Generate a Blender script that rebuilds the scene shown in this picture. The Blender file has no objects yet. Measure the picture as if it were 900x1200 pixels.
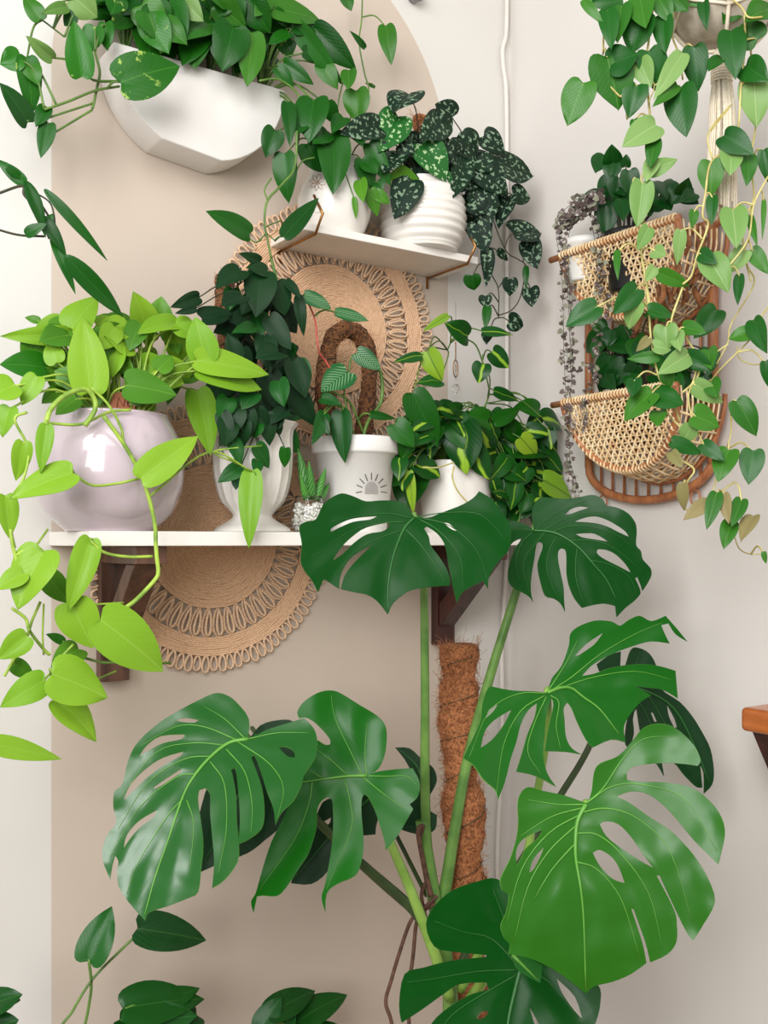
import bpy, math, random
from mathutils import Vector as V, noise, geometry
PI = math.pi
rnd = random.Random(11)
C = bpy.context.scene.collection
TH = math.radians(34); SN, CS = math.sin(TH), math.cos(TH)
F = 1180.0; HOR = 636.0; D = 1.336; XC = 1.165; CZ = 1.35
CAM = V((0, -D, CZ))
# ---------------------------------------------------------------- camera geometry
def ray(px, py):
    u = (px-450)/F
    return V((u*CS+SN, CS-u*SN, (HOR-py)/F))
def P(px, py, Z):                      # point at view depth Z
    return CAM + ray(px, py)*Z
def PY(px, py, y):                     # point on the plane parallel to the back wall
    u = (px-450)/F
    return P(px, py, (y+D)/(CS-u*SN))
def PX(px, py, x):                     # point on the plane parallel to the right wall
    u = (px-450)/F
    return P(px, py, x/(u*CS+SN))
def clampw(p, m=.006):
    return V((min(p.x, XC-m), min(p.y, -m), p.z))
# ---------------------------------------------------------------- materials
def L(c):
    return tuple(((x/255)/12.92 if x/255 <= .04045 else ((x/255+.055)/1.055)**2.4) for x in c)+(1,)
def newmat(name):
    m = bpy.data.materials.new(name); m.use_nodes = True
    nt = m.node_tree; b = nt.nodes['Principled BSDF']
    return m, nt, b
def N(nt, typ, **kw):
    n = nt.nodes.new(typ)
    for k, v in kw.items(): setattr(n, k, v)
    return n
def math_n(nt, op, a, b=None, c=None, clamp=False):
    n = nt.nodes.new('ShaderNodeMath'); n.operation = op; n.use_clamp = clamp
    for i, x in enumerate((a, b, c)):
        if x is None: continue
        if isinstance(x, (int, float)): n.inputs[i].default_value = x
        else: nt.links.new(x, n.inputs[i])
    return n.outputs[0]
def mixc(nt, fac, a, b):
    n = nt.nodes.new('ShaderNodeMix'); n.data_type = 'RGBA'
    if isinstance(fac, (int, float)): n.inputs[0].default_value = fac
    else: nt.links.new(fac, n.inputs[0])
    for i, x in ((6, a), (7, b)):
        if isinstance(x, tuple): n.inputs[i].default_value = x
        else: nt.links.new(x, n.inputs[i])
    return n.outputs[2]
def noise_n(nt, scale, detail=3, vec=None, rough=.5):
    n = nt.nodes.new('ShaderNodeTexNoise'); n.inputs['Scale'].default_value = scale
    n.inputs['Detail'].default_value = detail; n.inputs['Roughness'].default_value = rough
    if vec is not None: nt.links.new(vec, n.inputs['Vector'])
    return n.outputs['Fac']
def step(nt, x, lo, hi):
    n = nt.nodes.new('ShaderNodeMapRange'); n.interpolation_type = 'SMOOTHSTEP'
    nt.links.new(x, n.inputs[0]); n.inputs[1].default_value = lo; n.inputs[2].default_value = hi
    return n.outputs[0]
def bump(nt, b, h, strength=.3, dist=.002):
    n = nt.nodes.new('ShaderNodeBump'); n.inputs['Strength'].default_value = strength
    n.inputs['Distance'].default_value = dist
    nt.links.new(h, n.inputs['Height']); nt.links.new(n.outputs[0], b.inputs['Normal'])
def simple(name, c, rough=.5, var=.12, scale=60, metal=0, coat=0, bmp=.1, bdist=.001, c2=None):
    m, nt, b = newmat(name)
    tc = N(nt, 'ShaderNodeTexCoord').outputs['Object']
    f = noise_n(nt, scale, 4, tc)
    f2 = step(nt, f, .35, .7)
    c0 = L(c); c1 = L(c2) if c2 else tuple(x*(1-var) for x in c0[:3])+(1,)
    nt.links.new(mixc(nt, f2, c0, c1), b.inputs['Base Color'])
    b.inputs['Roughness'].default_value = rough; b.inputs['Metallic'].default_value = metal
    b.inputs['Coat Weight'].default_value = coat; b.inputs['Coat Roughness'].default_value = .06
    if bmp: bump(nt, b, f, bmp, bdist)
    return m
def wall_mat(name, c, c2):
    m, nt, b = newmat(name)
    tc = N(nt, 'ShaderNodeTexCoord').outputs['Object']
    f = noise_n(nt, 2.2, 3, tc); g = noise_n(nt, 260, 2, tc)
    nt.links.new(mixc(nt, step(nt, f, .3, .75), L(c), L(c2)), b.inputs['Base Color'])
    b.inputs['Roughness'].default_value = .7
    bump(nt, b, g, .08, .001)
    return m
def leafmat(name, base, alt, pattern='plain', rough=.38, trans=.18, second=(200, 220, 120), vein=None, veinw=.012, coat=.15, vamt=.6, spec=.24):
    m, nt, b = newmat(name)
    uv = N(nt, 'ShaderNodeTexCoord').outputs['UV']
    ob = N(nt, 'ShaderNodeTexCoord').outputs['Object']
    sx = N(nt, 'ShaderNodeSeparateXYZ'); nt.links.new(uv, sx.inputs[0])
    x, y = sx.outputs[0], sx.outputs[1]
    au = math_n(nt, 'ABSOLUTE', math_n(nt, 'SUBTRACT', x, .5))
    rn = N(nt, 'ShaderNodeObjectInfo').outputs['Random']
    big = noise_n(nt, 14, 2, ob)
    f = math_n(nt, 'ADD', math_n(nt, 'MULTIPLY', rn, .75), math_n(nt, 'MULTIPLY', big, .35), clamp=True)
    col = mixc(nt, f, L(base), L(alt))
    ph = math_n(nt, 'SUBTRACT', math_n(nt, 'MULTIPLY', y, 9.0), math_n(nt, 'MULTIPLY', au, 9.0))
    sv = math_n(nt, 'ABSOLUTE', math_n(nt, 'SINE', math_n(nt, 'MULTIPLY', ph, PI)))
    if pattern == 'satin':
        n1 = noise_n(nt, 170, 2, ob, .5)
        edge = step(nt, au, .33, .47)
        mk = math_n(nt, 'MULTIPLY', step(nt, n1, .56, .60), math_n(nt, 'SUBTRACT', 1.0, edge))
        mk = math_n(nt, 'MULTIPLY', mk, step(nt, au, .02, .06))
        col = mixc(nt, mk, col, L(second))
    if pattern == 'gold':
        n1 = noise_n(nt, 60, 3, ob, .6)
        n2 = math_n(nt, 'ADD', n1, math_n(nt, 'MULTIPLY', rn, .10))
        mk = math_n(nt, 'MULTIPLY', step(nt, n2, .66, .71), .75)
        col = mixc(nt, mk, col, L(second))
    if pattern == 'brasil':
        n1 = noise_n(nt, 26, 2, ob, .5)
        q = math_n(nt, 'SUBTRACT', math_n(nt, 'ADD', math_n(nt, 'SUBTRACT', x, .52), math_n(nt, 'MULTIPLY', n1, .5)), .25)
        q = math_n(nt, 'ABSOLUTE', q)
        thr = math_n(nt, 'MULTIPLY', rn, .10)
        mk = step(nt, math_n(nt, 'SUBTRACT', thr, q), -.04, .04)
        col = mixc(nt, mk, col, L(second))
    if pattern == 'striped':
        mk = math_n(nt, 'MULTIPLY', step(nt, sv, .72, .95), step(nt, au, .44, .2))
        mk = math_n(nt, 'MULTIPLY', mk, .55)
        col = mixc(nt, mk, col, L(second))
    if vein:
        mk = math_n(nt, 'MULTIPLY', math_n(nt, 'SUBTRACT', 1.0, step(nt, au, veinw*.5, veinw*1.6)), vamt)
        col = mixc(nt, mk, col, L(vein))
    nt.links.new(col, b.inputs['Base Color'])
    b.inputs['Roughness'].default_value = rough
    b.inputs['Coat Weight'].default_value = coat; b.inputs['Coat Roughness'].default_value = .25
    b.inputs['Specular IOR Level'].default_value = spec
    h = math_n(nt, 'ADD', math_n(nt, 'MULTIPLY', step(nt, sv, 0, .35), .5), math_n(nt, 'MULTIPLY', big, .5))
    bump(nt, b, h, .25, .0015)
    tr = N(nt, 'ShaderNodeBsdfTranslucent'); nt.links.new(col, tr.inputs[0])
    ms = N(nt, 'ShaderNodeMixShader'); ms.inputs[0].default_value = trans
    nt.links.new(b.outputs[0], ms.inputs[1]); nt.links.new(tr.outputs[0], ms.inputs[2])
    nt.links.new(ms.outputs[0], nt.nodes['Material Output'].inputs[0])
    return m
M = {}
def wood(name, c, c2, rough=.45, coat=.2, axis='Z'):
    m, nt, b = newmat(name)
    tc = N(nt, 'ShaderNodeTexCoord').outputs['Object']
    mp = N(nt, 'ShaderNodeMapping'); nt.links.new(tc, mp.inputs[0])
    mp.inputs['Scale'].default_value = {'Z': (40, 40, 4), 'X': (4, 40, 40), 'Y': (40, 4, 40)}[axis]
    f = noise_n(nt, 1.6, 5, mp.outputs[0], .65)
    nt.links.new(mixc(nt, step(nt, f, .35, .68), L(c), L(c2)), b.inputs['Base Color'])
    b.inputs['Roughness'].default_value = rough; b.inputs['Coat Weight'].default_value = coat
    bump(nt, b, f, .15, .001)
    return m
M['wall'] = wall_mat('white_paint', (219, 215, 209), (214, 208, 201))
M['beige'] = wall_mat('beige_paint', (210, 195, 177), (204, 188, 170))
M['floor'] = wood('floor_wood', (150, 120, 90), (120, 92, 66), axis='X')
M['whitewood'] = simple('white_shelf_paint', (238, 234, 226), .45, .04, 30)
M['plaster'] = simple('white_plaster', (232, 229, 224), .55, .04, 22, bmp=.15)
M['lav'] = simple('lavender_glaze', (196, 181, 188), .16, .08, 9, coat=.8, bmp=.03)
M['ceramic'] = simple('white_ceramic', (232, 228, 220), .28, .04, 14, coat=.4, bmp=.03)
M['matte_pot'] = simple('white_matte_pot', (232, 230, 225), .5, .04, 30, bmp=.05)
M['ink'] = simple('black_ink', (35, 32, 30), .6)
M['inkbrown'] = simple('brown_ink', (176, 132, 92), .5)
M['greyink'] = simple('grey_relief', (158, 155, 150), .6)
M['brass'] = simple('brass', (168, 122, 70), .3, .15, 80, metal=.9)
M['darkwood'] = wood('dark_stained_wood', (74, 32, 24), (46, 19, 15))
M['bracketwood'] = wood('worn_brown_wood', (104, 70, 52), (70, 44, 32))
M['orangewood'] = wood('honey_wood', (186, 104, 42), (142, 68, 26), .35, .4, axis='Y')
M['soil'] = simple('soil', (48, 36, 28), .9, .5, 300, bmp=.6, bdist=.004)
M['coir'] = simple('coir', (188, 122, 76), .95, .5, 260, bmp=1, bdist=.003, c2=(112, 62, 34))
M['fibre'] = simple('coir_fibre', (206, 142, 92), .9, .35, 60, c2=(150, 94, 56))
M['moss'] = simple('brown_moss', (122, 80, 46), .95, .5, 240, bmp=1, bdist=.003, c2=(58, 32, 22))
M['jute'] = simple('jute', (230, 192, 156), .9, .3, 500, bmp=.7, bdist=.001, c2=(206, 166, 130))
M['jute2'] = simple('jute_loops', (234, 202, 168), .9, .3, 500, bmp=.7, bdist=.001, c2=(206, 168, 134))
M['cane'] = wood('cane_pole', (186, 120, 74), (142, 84, 50), .5)
M['rattan'] = simple('rattan', (246, 224, 182), .55, .2, 90, bmp=.2, c2=(220, 182, 130))
M['bark'] = simple('dried_leaf_brown', (150, 96, 54), .8, .4, 90, bmp=.8, bdist=.004, c2=(96, 56, 30))
M['cotton'] = simple('cotton_cord', (232, 220, 198), .9, .12, 300, bmp=.5)
M['bowl'] = simple('stone_glaze', (196, 186, 170), .4, .15, 40, c2=(160, 148, 130))
M['cable'] = simple('white_cable', (226, 220, 212), .45, .04, 30)
M['black'] = simple('black_plastic', (26, 26, 26), .35, .1, 20)
M['terracotta'] = simple('terracotta_tag', (196, 122, 88), .7, .15, 60)
M['pebble'] = simple('white_pebble', (252, 248, 240), .7, .06, 200, bmp=.3)
M['metal'] = simple('grey_metal', (150, 148, 150), .4, .1, 20, metal=.6)
M['stem'] = simple('green_stem', (98, 134, 52), .45, .25, 40, c2=(70, 104, 40))
M['neonstem'] = simple('lime_stem', (168, 198, 72), .45, .2, 40, c2=(110, 146, 48))
M['palestem'] = simple('pale_stem', (206, 198, 128), .5, .3, 60, c2=(172, 156, 84))
M['darkstem'] = simple('dark_stem', (62, 58, 38), .5, .3, 60, c2=(40, 58, 30))
M['redstem'] = simple('red_stem', (196, 84, 70), .5, .3, 60, c2=(150, 60, 50))
M['petiole'] = simple('monstera_petiole', (108, 148, 70), .4, .25, 30, c2=(76, 118, 50))
M['petiole_lt'] = simple('monstera_petiole_light', (146, 184, 84), .4, .2, 30, c2=(118, 160, 66))
M['petiole_dk'] = simple('monstera_petiole_dark', (62, 84, 44), .4, .25, 30, c2=(50, 66, 38))
M['root'] = simple('aerial_root', (104, 72, 56), .8, .4, 90, c2=(70, 46, 36))
M['mvein'] = simple('monstera_vein', (96, 160, 58), .4, .2, 40)
M['mvein_dk'] = simple('monstera_vein_dark', (34, 98, 34), .4, .2, 40)
M['mon'] = leafmat('monstera_leaf', (14, 90, 8), (18, 102, 12), rough=.32, trans=.10, coat=.12)
M['mon_dk'] = leafmat('monstera_leaf_deep', (5, 64, 12), (7, 72, 14), rough=.34, trans=.06, coat=.05, spec=.14)
M['mon_bk'] = leafmat('monstera_leaf_old', (10, 50, 16), (12, 56, 20), rough=.45, trans=.05, coat=.04)
M['mon_lt'] = leafmat('monstera_leaf_fresh', (38, 102, 16), (46, 112, 24), rough=.34, trans=.12, coat=.25)
M['mon_gl'] = leafmat('monstera_leaf_glossy', (14, 84, 12), (18, 92, 16), rough=.3, trans=.08, coat=.75, spec=.3)
M['neon'] = leafmat('neon_pothos_leaf', (152, 196, 52), (122, 176, 38), rough=.42, trans=.3, vein=(186, 214, 110), vamt=.3)
M['neon_dk'] = leafmat('neon_pothos_old_leaf', (98, 154, 38), (72, 132, 30), rough=.42, trans=.25, vein=(140, 190, 70), vamt=.3)
M['gold'] = leafmat('golden_pothos_leaf', (44, 122, 18), (20, 84, 14), 'gold', rough=.36, trans=.2, second=(176, 206, 96), vein=(80, 150, 50), vamt=.4)
M['pale'] = leafmat('pale_pothos_leaf', (132, 168, 92), (92, 140, 60), rough=.42, trans=.3, vein=(170, 196, 120))
M['philo'] = leafmat('philodendron_leaf', (28, 100, 12), (10, 66, 12), rough=.36, trans=.15, vein=(50, 120, 30), vamt=.4)
M['philo_lt'] = leafmat('philodendron_young_leaf', (96, 158, 40), (70, 134, 34), rough=.36, trans=.25, vein=(130, 180, 70))
M['satin'] = leafmat('satin_pothos_leaf', (8, 44, 20), (12, 36, 24), 'satin', rough=.55, trans=.04, second=(120, 146, 118), vein=(10, 34, 18), coat=0)
M['satin_lt'] = leafmat('satin_pothos_young_leaf', (34, 104, 38), (30, 92, 36), 'satin', rough=.5, trans=.1, second=(172, 202, 150), vein=(20, 70, 30))
M['micans'] = leafmat('dark_philodendron_leaf', (8, 42, 20), (12, 54, 18), rough=.5, trans=.05, vein=(36, 84, 44), coat=.03, vamt=.35)
M['micans_lt'] = leafmat('dark_philodendron_young_leaf', (20, 94, 18), (14, 74, 20), rough=.45, trans=.1, vein=(60, 124, 56), vamt=.4)
M['brasil'] = leafmat('brasil_leaf', (20, 86, 18), (10, 66, 16), 'brasil', rough=.38, trans=.12, second=(150, 190, 50), vein=(50, 110, 40), vamt=.3)
M['brasil_lt'] = leafmat('brasil_lime_leaf', (160, 196, 50), (130, 176, 50), rough=.36, trans=.3, vein=(40, 100, 36), veinw=.03)
M['striped'] = leafmat('striped_leaf', (22, 84, 40), (30, 96, 44), 'striped', rough=.4, trans=.1, second=(150, 190, 140), vein=(16, 70, 34))
M['hang'] = leafmat('hanging_pothos_leaf', (66, 128, 30), (40, 102, 26), rough=.38, trans=.2, vein=(110, 160, 70), vamt=.4)
M['hang_dk'] = leafmat('hanging_pothos_dark_leaf', (26, 92, 18), (18, 76, 20), rough=.38, trans=.1, vein=(60, 120, 50), vamt=.35)
M['hang_lt'] = leafmat('hanging_pothos_pale_leaf', (150, 186, 112), (118, 162, 82), rough=.36, trans=.3, vein=(190, 210, 150))
M['hang_br'] = leafmat('hanging_pothos_dry_leaf', (156, 138, 94), (128, 128, 76), rough=.5, trans=.2, vein=(170, 130, 90))
M['wick'] = leafmat('basket_plant_leaf', (12, 76, 16), (8, 58, 14), rough=.36, trans=.08, vein=(36, 106, 40), vamt=.35)
M['soh'] = leafmat('string_of_hearts_leaf', (116, 102, 98), (78, 62, 64), 'satin', rough=.6, trans=.05, second=(196, 190, 180))
M['soh3'] = simple('string_of_hearts_grey', (150, 152, 128), .6, .2, 120, c2=(112, 108, 96))
M['soh2'] = simple('string_of_hearts_bead', (150, 148, 132), .6, .4, 160, c2=(76, 58, 60))
M['succ'] = leafmat('succulent_leaf', (70, 146, 48), (44, 112, 40), 'striped', rough=.4, trans=.1, second=(140, 190, 110))
M['synleaf'] = leafmat('arrowhead_leaf', (20, 84, 18), (14, 62, 18), rough=.38, trans=.1, vein=(70, 120, 50), vamt=.4)
gm, gnt, gb = newmat('clear_glass'); gb.inputs['Transmission Weight'].default_value = 1
gb.inputs['Roughness'].default_value = .02; gb.inputs['IOR'].default_value = 1.3; gb.inputs['Base Color'].default_value = (.95, .97, .96, 1)
M['glass'] = gm
# ---------------------------------------------------------------- mesh building
def cat(pts, n=6):
    pts = [V(p) for p in pts]
    if len(pts) < 3: 
        return [pts[0].lerp(pts[-1], i/n) for i in range(n+1)]
    q = [pts[0]*2-pts[1]]+pts+[pts[-1]*2-pts[-2]]
    out = []
    for i in range(1, len(q)-2):
        a, b, c, d = q[i-1:i+3]
        for k in range(n):
            t = k/n
            out.append(.5*((2*b)+(c-a)*t+(2*a-5*b+4*c-d)*t*t+(3*b-a-3*c+d)*t**3))
    out.append(pts[-1]); return out
class MB:
    def __init__(s): s.v = []; s.f = []; s.m = []; s.uv = {}
    def add(s, vs, fs, mi=0, uvs=None):
        o = len(s.v); s.v += [V(x) for x in vs]
        for f in fs:
            s.f.append([o+i for i in f]); s.m.append(mi)
        if uvs:
            for i, u in enumerate(uvs): s.uv[o+i] = u
    def box(s, lo, hi, mi=0):
        x0, y0, z0 = lo; x1, y1, z1 = hi
        vs = [(x0,y0,z0),(x1,y0,z0),(x1,y1,z0),(x0,y1,z0),(x0,y0,z1),(x1,y0,z1),(x1,y1,z1),(x0,y1,z1)]
        s.add(vs, [(0,3,2,1),(4,5,6,7),(0,1,5,4),(1,2,6,5),(2,3,7,6),(3,0,4,7)], mi)
    def tube(s, pts, r, n=6, mi=0, closed=False):
        pts = [V(p) for p in pts]; k = len(pts)
        if k < 2: return
        rs = r if isinstance(r, (list, tuple)) else [r]*k
        if len(rs) != k:
            rs = [rs[0]+(rs[-1]-rs[0])*i/(k-1) for i in range(k)]
        def tan(i):
            a = pts[(i-1) % k] if (closed or i > 0) else pts[i]
            b = pts[(i+1) % k] if (closed or i < k-1) else pts[i]
            t = b-a
            return t.normalized() if t.length > 1e-9 else V((0,0,1))
        t = tan(0); up = V((0,0,1)) if abs(t.z) < .9 else V((1,0,0))
        nn = (up-t*up.dot(t)).normalized(); vs = []
        for i in range(k):
            t = tan(i); nn = nn-t*nn.dot(t)
            nn = nn.normalized() if nn.length > 1e-6 else t.orthogonal().normalized()
            b = t.cross(nn)
            for j in range(n):
                a = 2*PI*j/n
                vs.append(pts[i]+(nn*math.cos(a)+b*math.sin(a))*rs[i])
        fs = []
        for i in range(k if closed else k-1):
            for j in range(n):
                i2 = (i+1) % k
                fs.append((i*n+j, i*n+(j+1) % n, i2*n+(j+1) % n, i2*n+j))
        if not closed:
            fs.append(tuple(range(n-1, -1, -1))); fs.append(tuple((k-1)*n+j for j in range(n)))
        s.add(vs, fs, mi)
    def lathe(s, prof, n=48, c=(0,0,0), mod=None, mi=0):
        c = V(c); vs = []; fs = []
        for i, (r, z) in enumerate(prof):
            for j in range(n):
                a = 2*PI*j/n; rr = r*(mod(a, z) if mod else 1)
                vs.append(c+V((rr*math.cos(a), rr*math.sin(a), z)))
        for i in range(len(prof)-1):
            for j in range(n):
                fs.append((i*n+j, i*n+(j+1) % n, (i+1)*n+(j+1) % n, (i+1)*n+j))
        if prof[0][0] > 1e-4: fs.append(tuple(range(n-1, -1, -1)))
        if prof[-1][0] > 1e-4: fs.append(tuple((len(prof)-1)*n+j for j in range(n)))
        s.add(vs, fs, mi)
    def blob(s, c, r, n=6, k=5, mi=0, sq=(1,1,1)):
        pr = [(math.sin(PI*i/k), -math.cos(PI*i/k)) for i in range(k+1)]
        c = V(c); vs = []; fs = []
        for (a, z) in pr:
            for j in range(n):
                t = 2*PI*j/n
                vs.append(c+V((a*math.cos(t)*r*sq[0], a*math.sin(t)*r*sq[1], z*r*sq[2])))
        for i in range(k):
            for j in range(n):
                fs.append((i*n+j, i*n+(j+1) % n, (i+1)*n+(j+1) % n, (i+1)*n+j))
        s.add(vs, fs, mi)
    def build(s, name, mats, parent=None, smooth=True, solid=None, rim=None):
        me = bpy.data.meshes.new(name)
        off = parent_loc(parent) if parent else V((0,0,0))
        me.from_pydata([tuple(v-off) for v in s.v], [], s.f)
        if not isinstance(mats, (list, tuple)): mats = [mats]
        for m in mats: me.materials.append(M[m] if isinstance(m, str) else m)
        if max(s.m or [0]) > 0:
            for p, mi in zip(me.polygons, s.m): p.material_index = mi
        if s.uv:
            ul = me.uv_layers.new(name='uv')
            for lp in me.loops:
                ul.data[lp.index].uv = s.uv.get(lp.vertex_index, (.5, .5))
        if smooth:
            for p in me.polygons: p.use_smooth = True
        me.validate(); me.update()
        o = bpy.data.objects.new(name, me); C.objects.link(o)
        if parent: o.parent = parent
        if solid:
            md = o.modifiers.new('s', 'SOLIDIFY'); md.thickness = solid; md.offset = 0
            if rim: md.material_offset_rim = rim; md.offset = 1
            es = o.modifiers.new('e', 'EDGE_SPLIT'); es.split_angle = math.radians(60)
        return o
LOC = {}
def parent_loc(p):
    l = V((0,0,0))
    while p is not None:
        l = l+V(p.location); p = p.parent
    return l
def tag(o, label, cat_, group=None):
    o['label'] = label; o['category'] = cat_
    if group: o['group'] = group
    return o
def thing(name, label, cat_, loc, group=None):
    o = bpy.data.objects.new(name, None); C.objects.link(o); o.empty_display_size = .02
    o.location = loc
    return tag(o, label, cat_, group)
def sharp(o, ang=35):
    md = o.modifiers.new('b', 'BEVEL'); md.width = .0012; md.segments = 2; md.limit_method = 'ANGLE'
    return o
# ---------------------------------------------------------------- leaves
def profile(v, style):
    if style == 'long': return (v**.6*(1-v)**.95)/.455
    if style == 'round': return (v**.45*(1-v)**.62)/.52
    return (v**.42*(1-v)**.95)/.4225
def leaf_mesh(mb, p0, p1, w, roll=0, fold=.25, droop=.12, lobe=.24, style='heart', nv=12, nu=3, upmix=.35, wav=.0):
    ax = p1-p0; Ln = ax.length
    if Ln < 1e-5: return
    ax.normalize()
    view = (CAM-(p0+p1)*.5).normalized()
    nrm = view+V((-.1, -.1, 1))*upmix
    nrm = nrm-ax*nrm.dot(ax)
    if nrm.length < .15: nrm = V((0,-1,.3))-ax*V((0,-1,.3)).dot(ax)
    nrm.normalize()
    side = ax.cross(nrm)
    cr, sr = math.cos(roll), math.sin(roll)
    n2 = nrm*cr+side*sr; side = ax.cross(n2)
    vis = abs(n2.dot((view-ax*view.dot(ax)).normalized()))
    W = w/2/max(.55, vis)
    vs = []; uvs = []; ph = rnd.random()*6
    for i in range(nv+1):
        v = (i/nv)
        v = v**1.7 if i else 0.0
        f = profile(v, style) if 0 < v < 1 else (0 if v else 0)
        for j in range(-nu, nu+1):
            a = j/nu
            x = a*f*W
            back = min(lobe*Ln*1.1, .5*W)*(1-v)**3*abs(a)**1.6*min(1, f/.8)**.8
            y = v*Ln-back
            z = fold*abs(x)-droop*Ln*(v**2)-fold*.5*abs(a)**3*W*f + math.sin(v*7+ph+a*2)*wav*W*abs(a)
            z += droop*Ln*v*.9
            vs.append(p0+ax*y+side*x+n2*z); uvs.append((.5+a*.5*max(f, .02), v))
    fs = []; c = 2*nu+1
    for i in range(nv):
        for j in range(c-1):
            fs.append((i*c+j, i*c+j+1, (i+1)*c+j+1, (i+1)*c+j))
    vs = [clampw(x, .003) for x in vs]
    mb.add(vs, fs, 0, uvs)
class Plant:
    def __init__(s, root, mats, stem='stem', plane='y', at=-.1, spread=.03, anchor=None, petr=.0011, keep=None, style='heart'):
        s.root = root; s.mats = mats; s.stem = stem; s.plane = plane; s.at = at; s.spread = spread
        s.anchors = anchor or []; s.petr = petr; s.lobe = None; s.stems = MB(); s.style = style; s.n = 0; s.fillm = MB()
    def pt(s, px, py, d=0):
        return PY(px, py, s.at-d) if s.plane == 'y' else PX(px, py, s.at-d)
    def leaves(s, data, o=(0, 0), k=1.0, d=None, anchors=None, **kw):
        for e in data:
            bx, by, tx, ty, w = e[:5]; opt = dict(kw)
            if len(e) > 5: opt.update(e[5])
            dd = opt.pop('d', d)
            if dd is None: dd = rnd.uniform(-s.spread, s.spread)
            mi = opt.pop('m', None)
            bx, by, tx, ty, w = o[0]+bx/k, o[1]+by/k, o[0]+tx/k, o[1]+ty/k, w/k
            p0 = clampw(s.pt(bx, by, dd)); 
            tipd = opt.pop('td', rnd.uniform(-.012, .02))
            p1 = clampw(s.pt(tx, ty, dd+tipd))
            Z = (p0-CAM).length*.98
            opt.setdefault('roll', rnd.uniform(-.42, .42)); opt.setdefault('fold', rnd.uniform(.12, .4))
            opt.setdefault('droop', rnd.uniform(.08, .3)); opt.setdefault('style', s.style)
            opt.setdefault('wav', rnd.uniform(.02, .10))
            if s.lobe is not None: opt.setdefault('lobe', s.lobe)
            na = opt.pop('nostem', False)
            mb = MB(); leaf_mesh(mb, p0, p1, w*Z/F*1.02, **opt)
            m = s.mats[mi] if mi is not None else s.mats[0]
            mb.build('leaf', m, s.root, solid=.0006)
            s.n += 1
            an = anchors if anchors is not None else s.anchors
            if an and not na:
                a = min(an, key=lambda q: (q-p0).length)
                if (a-p0).length > .004:
                    ax = (p1-p0).normalized()
                    mid = p0.lerp(a, .45)+V((0, 0, 1))*(a-p0).length*.16-ax*(a-p0).length*.08
                    s.stems.tube(cat([p0+ax*.002, mid, a], 6), [s.petr, s.petr*1.25], 5)
    def vine(s, pts, r=.0016, o=(0, 0), k=1.0, d=0, ds=None, name=None, mat=None, n=6):
        q = []
        for i, (x, y) in enumerate(pts):
            dd = ds[i] if ds else d
            q.append(clampw(s.pt(o[0]+x/k, o[1]+y/k, dd), .004))
        c = cat(q, 6)
        if mat:
            mb = MB(); mb.tube(c, r, n); mb.build(name or 'vine', mat, s.root)
        else: s.stems.tube(c, r, n)
        s.anchors += c[::3]
        return c
    def fill(s, boxes, size, mats=None, depth=(0, .06), hang=.8, style=None):
        # small leaves that fill the crown, each its own part
        for (x0, y0, x1, y1, n) in boxes:
            for _ in range(n):
                bx, by = rnd.uniform(x0, x1), rnd.uniform(y0, y1)
                a = rnd.gauss(PI/2, hang); l = rnd.uniform(*size)
                e = (bx, by, bx+l*math.cos(a), by+l*math.sin(a), l*rnd.uniform(.62, .82), {'d': rnd.uniform(*depth)})
                if mats: e[5]['m'] = rnd.choice(mats)
                if style: e[5]['style'] = style
                s.leaves([e])
    def done(s, name='stem'):
        if s.stems.v: s.stems.build(name, s.stem, s.root)
# ---------------------------------------------------------------- monstera leaves
def crotate(poly):
    # smooth a traced outline, keeping its sharp tips
    n = len(poly); out = []
    P2 = [V((p[0], p[1])) for p in poly]
    def corner(i):
        a = P2[i]-P2[i-1]; b = P2[(i+1) % n]-P2[i]
        if a.length < 1e-6 or b.length < 1e-6: return True
        return a.angle(b) > math.radians(62)
    cs = [corner(i) for i in range(n)]
    for i in range(n):
        b, c = P2[i], P2[(i+1) % n]
        a = P2[i-1] if not cs[i] else b*2-c
        d = P2[(i+2) % n] if not cs[(i+1) % n] else c*2-b
        if cs[i]: a = b
        if cs[(i+1) % n]: d = c
        m = 3
        for k in range(m):
            t = k/m
            out.append(.5*((2*b)+(c-a)*t+(2*a-5*b+4*c-d)*t*t+(3*b-a-3*c+d)*t**3))
    return out
def inside(p, poly):
    x, y = p; r = False; j = len(poly)-1
    for i in range(len(poly)):
        xi, yi = poly[i]; xj, yj = poly[j]
        if (yi > y) != (yj > y) and x < (xj-xi)*(y-yi)/(yj-yi)+xi: r = not r
        j = i
    return r
def segdist(p, a, b):
    ab = b-a; t = max(0, min(1, (p-a).dot(ab)/max(ab.dot(ab), 1e-9)))
    return (a+ab*t-p).length
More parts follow.
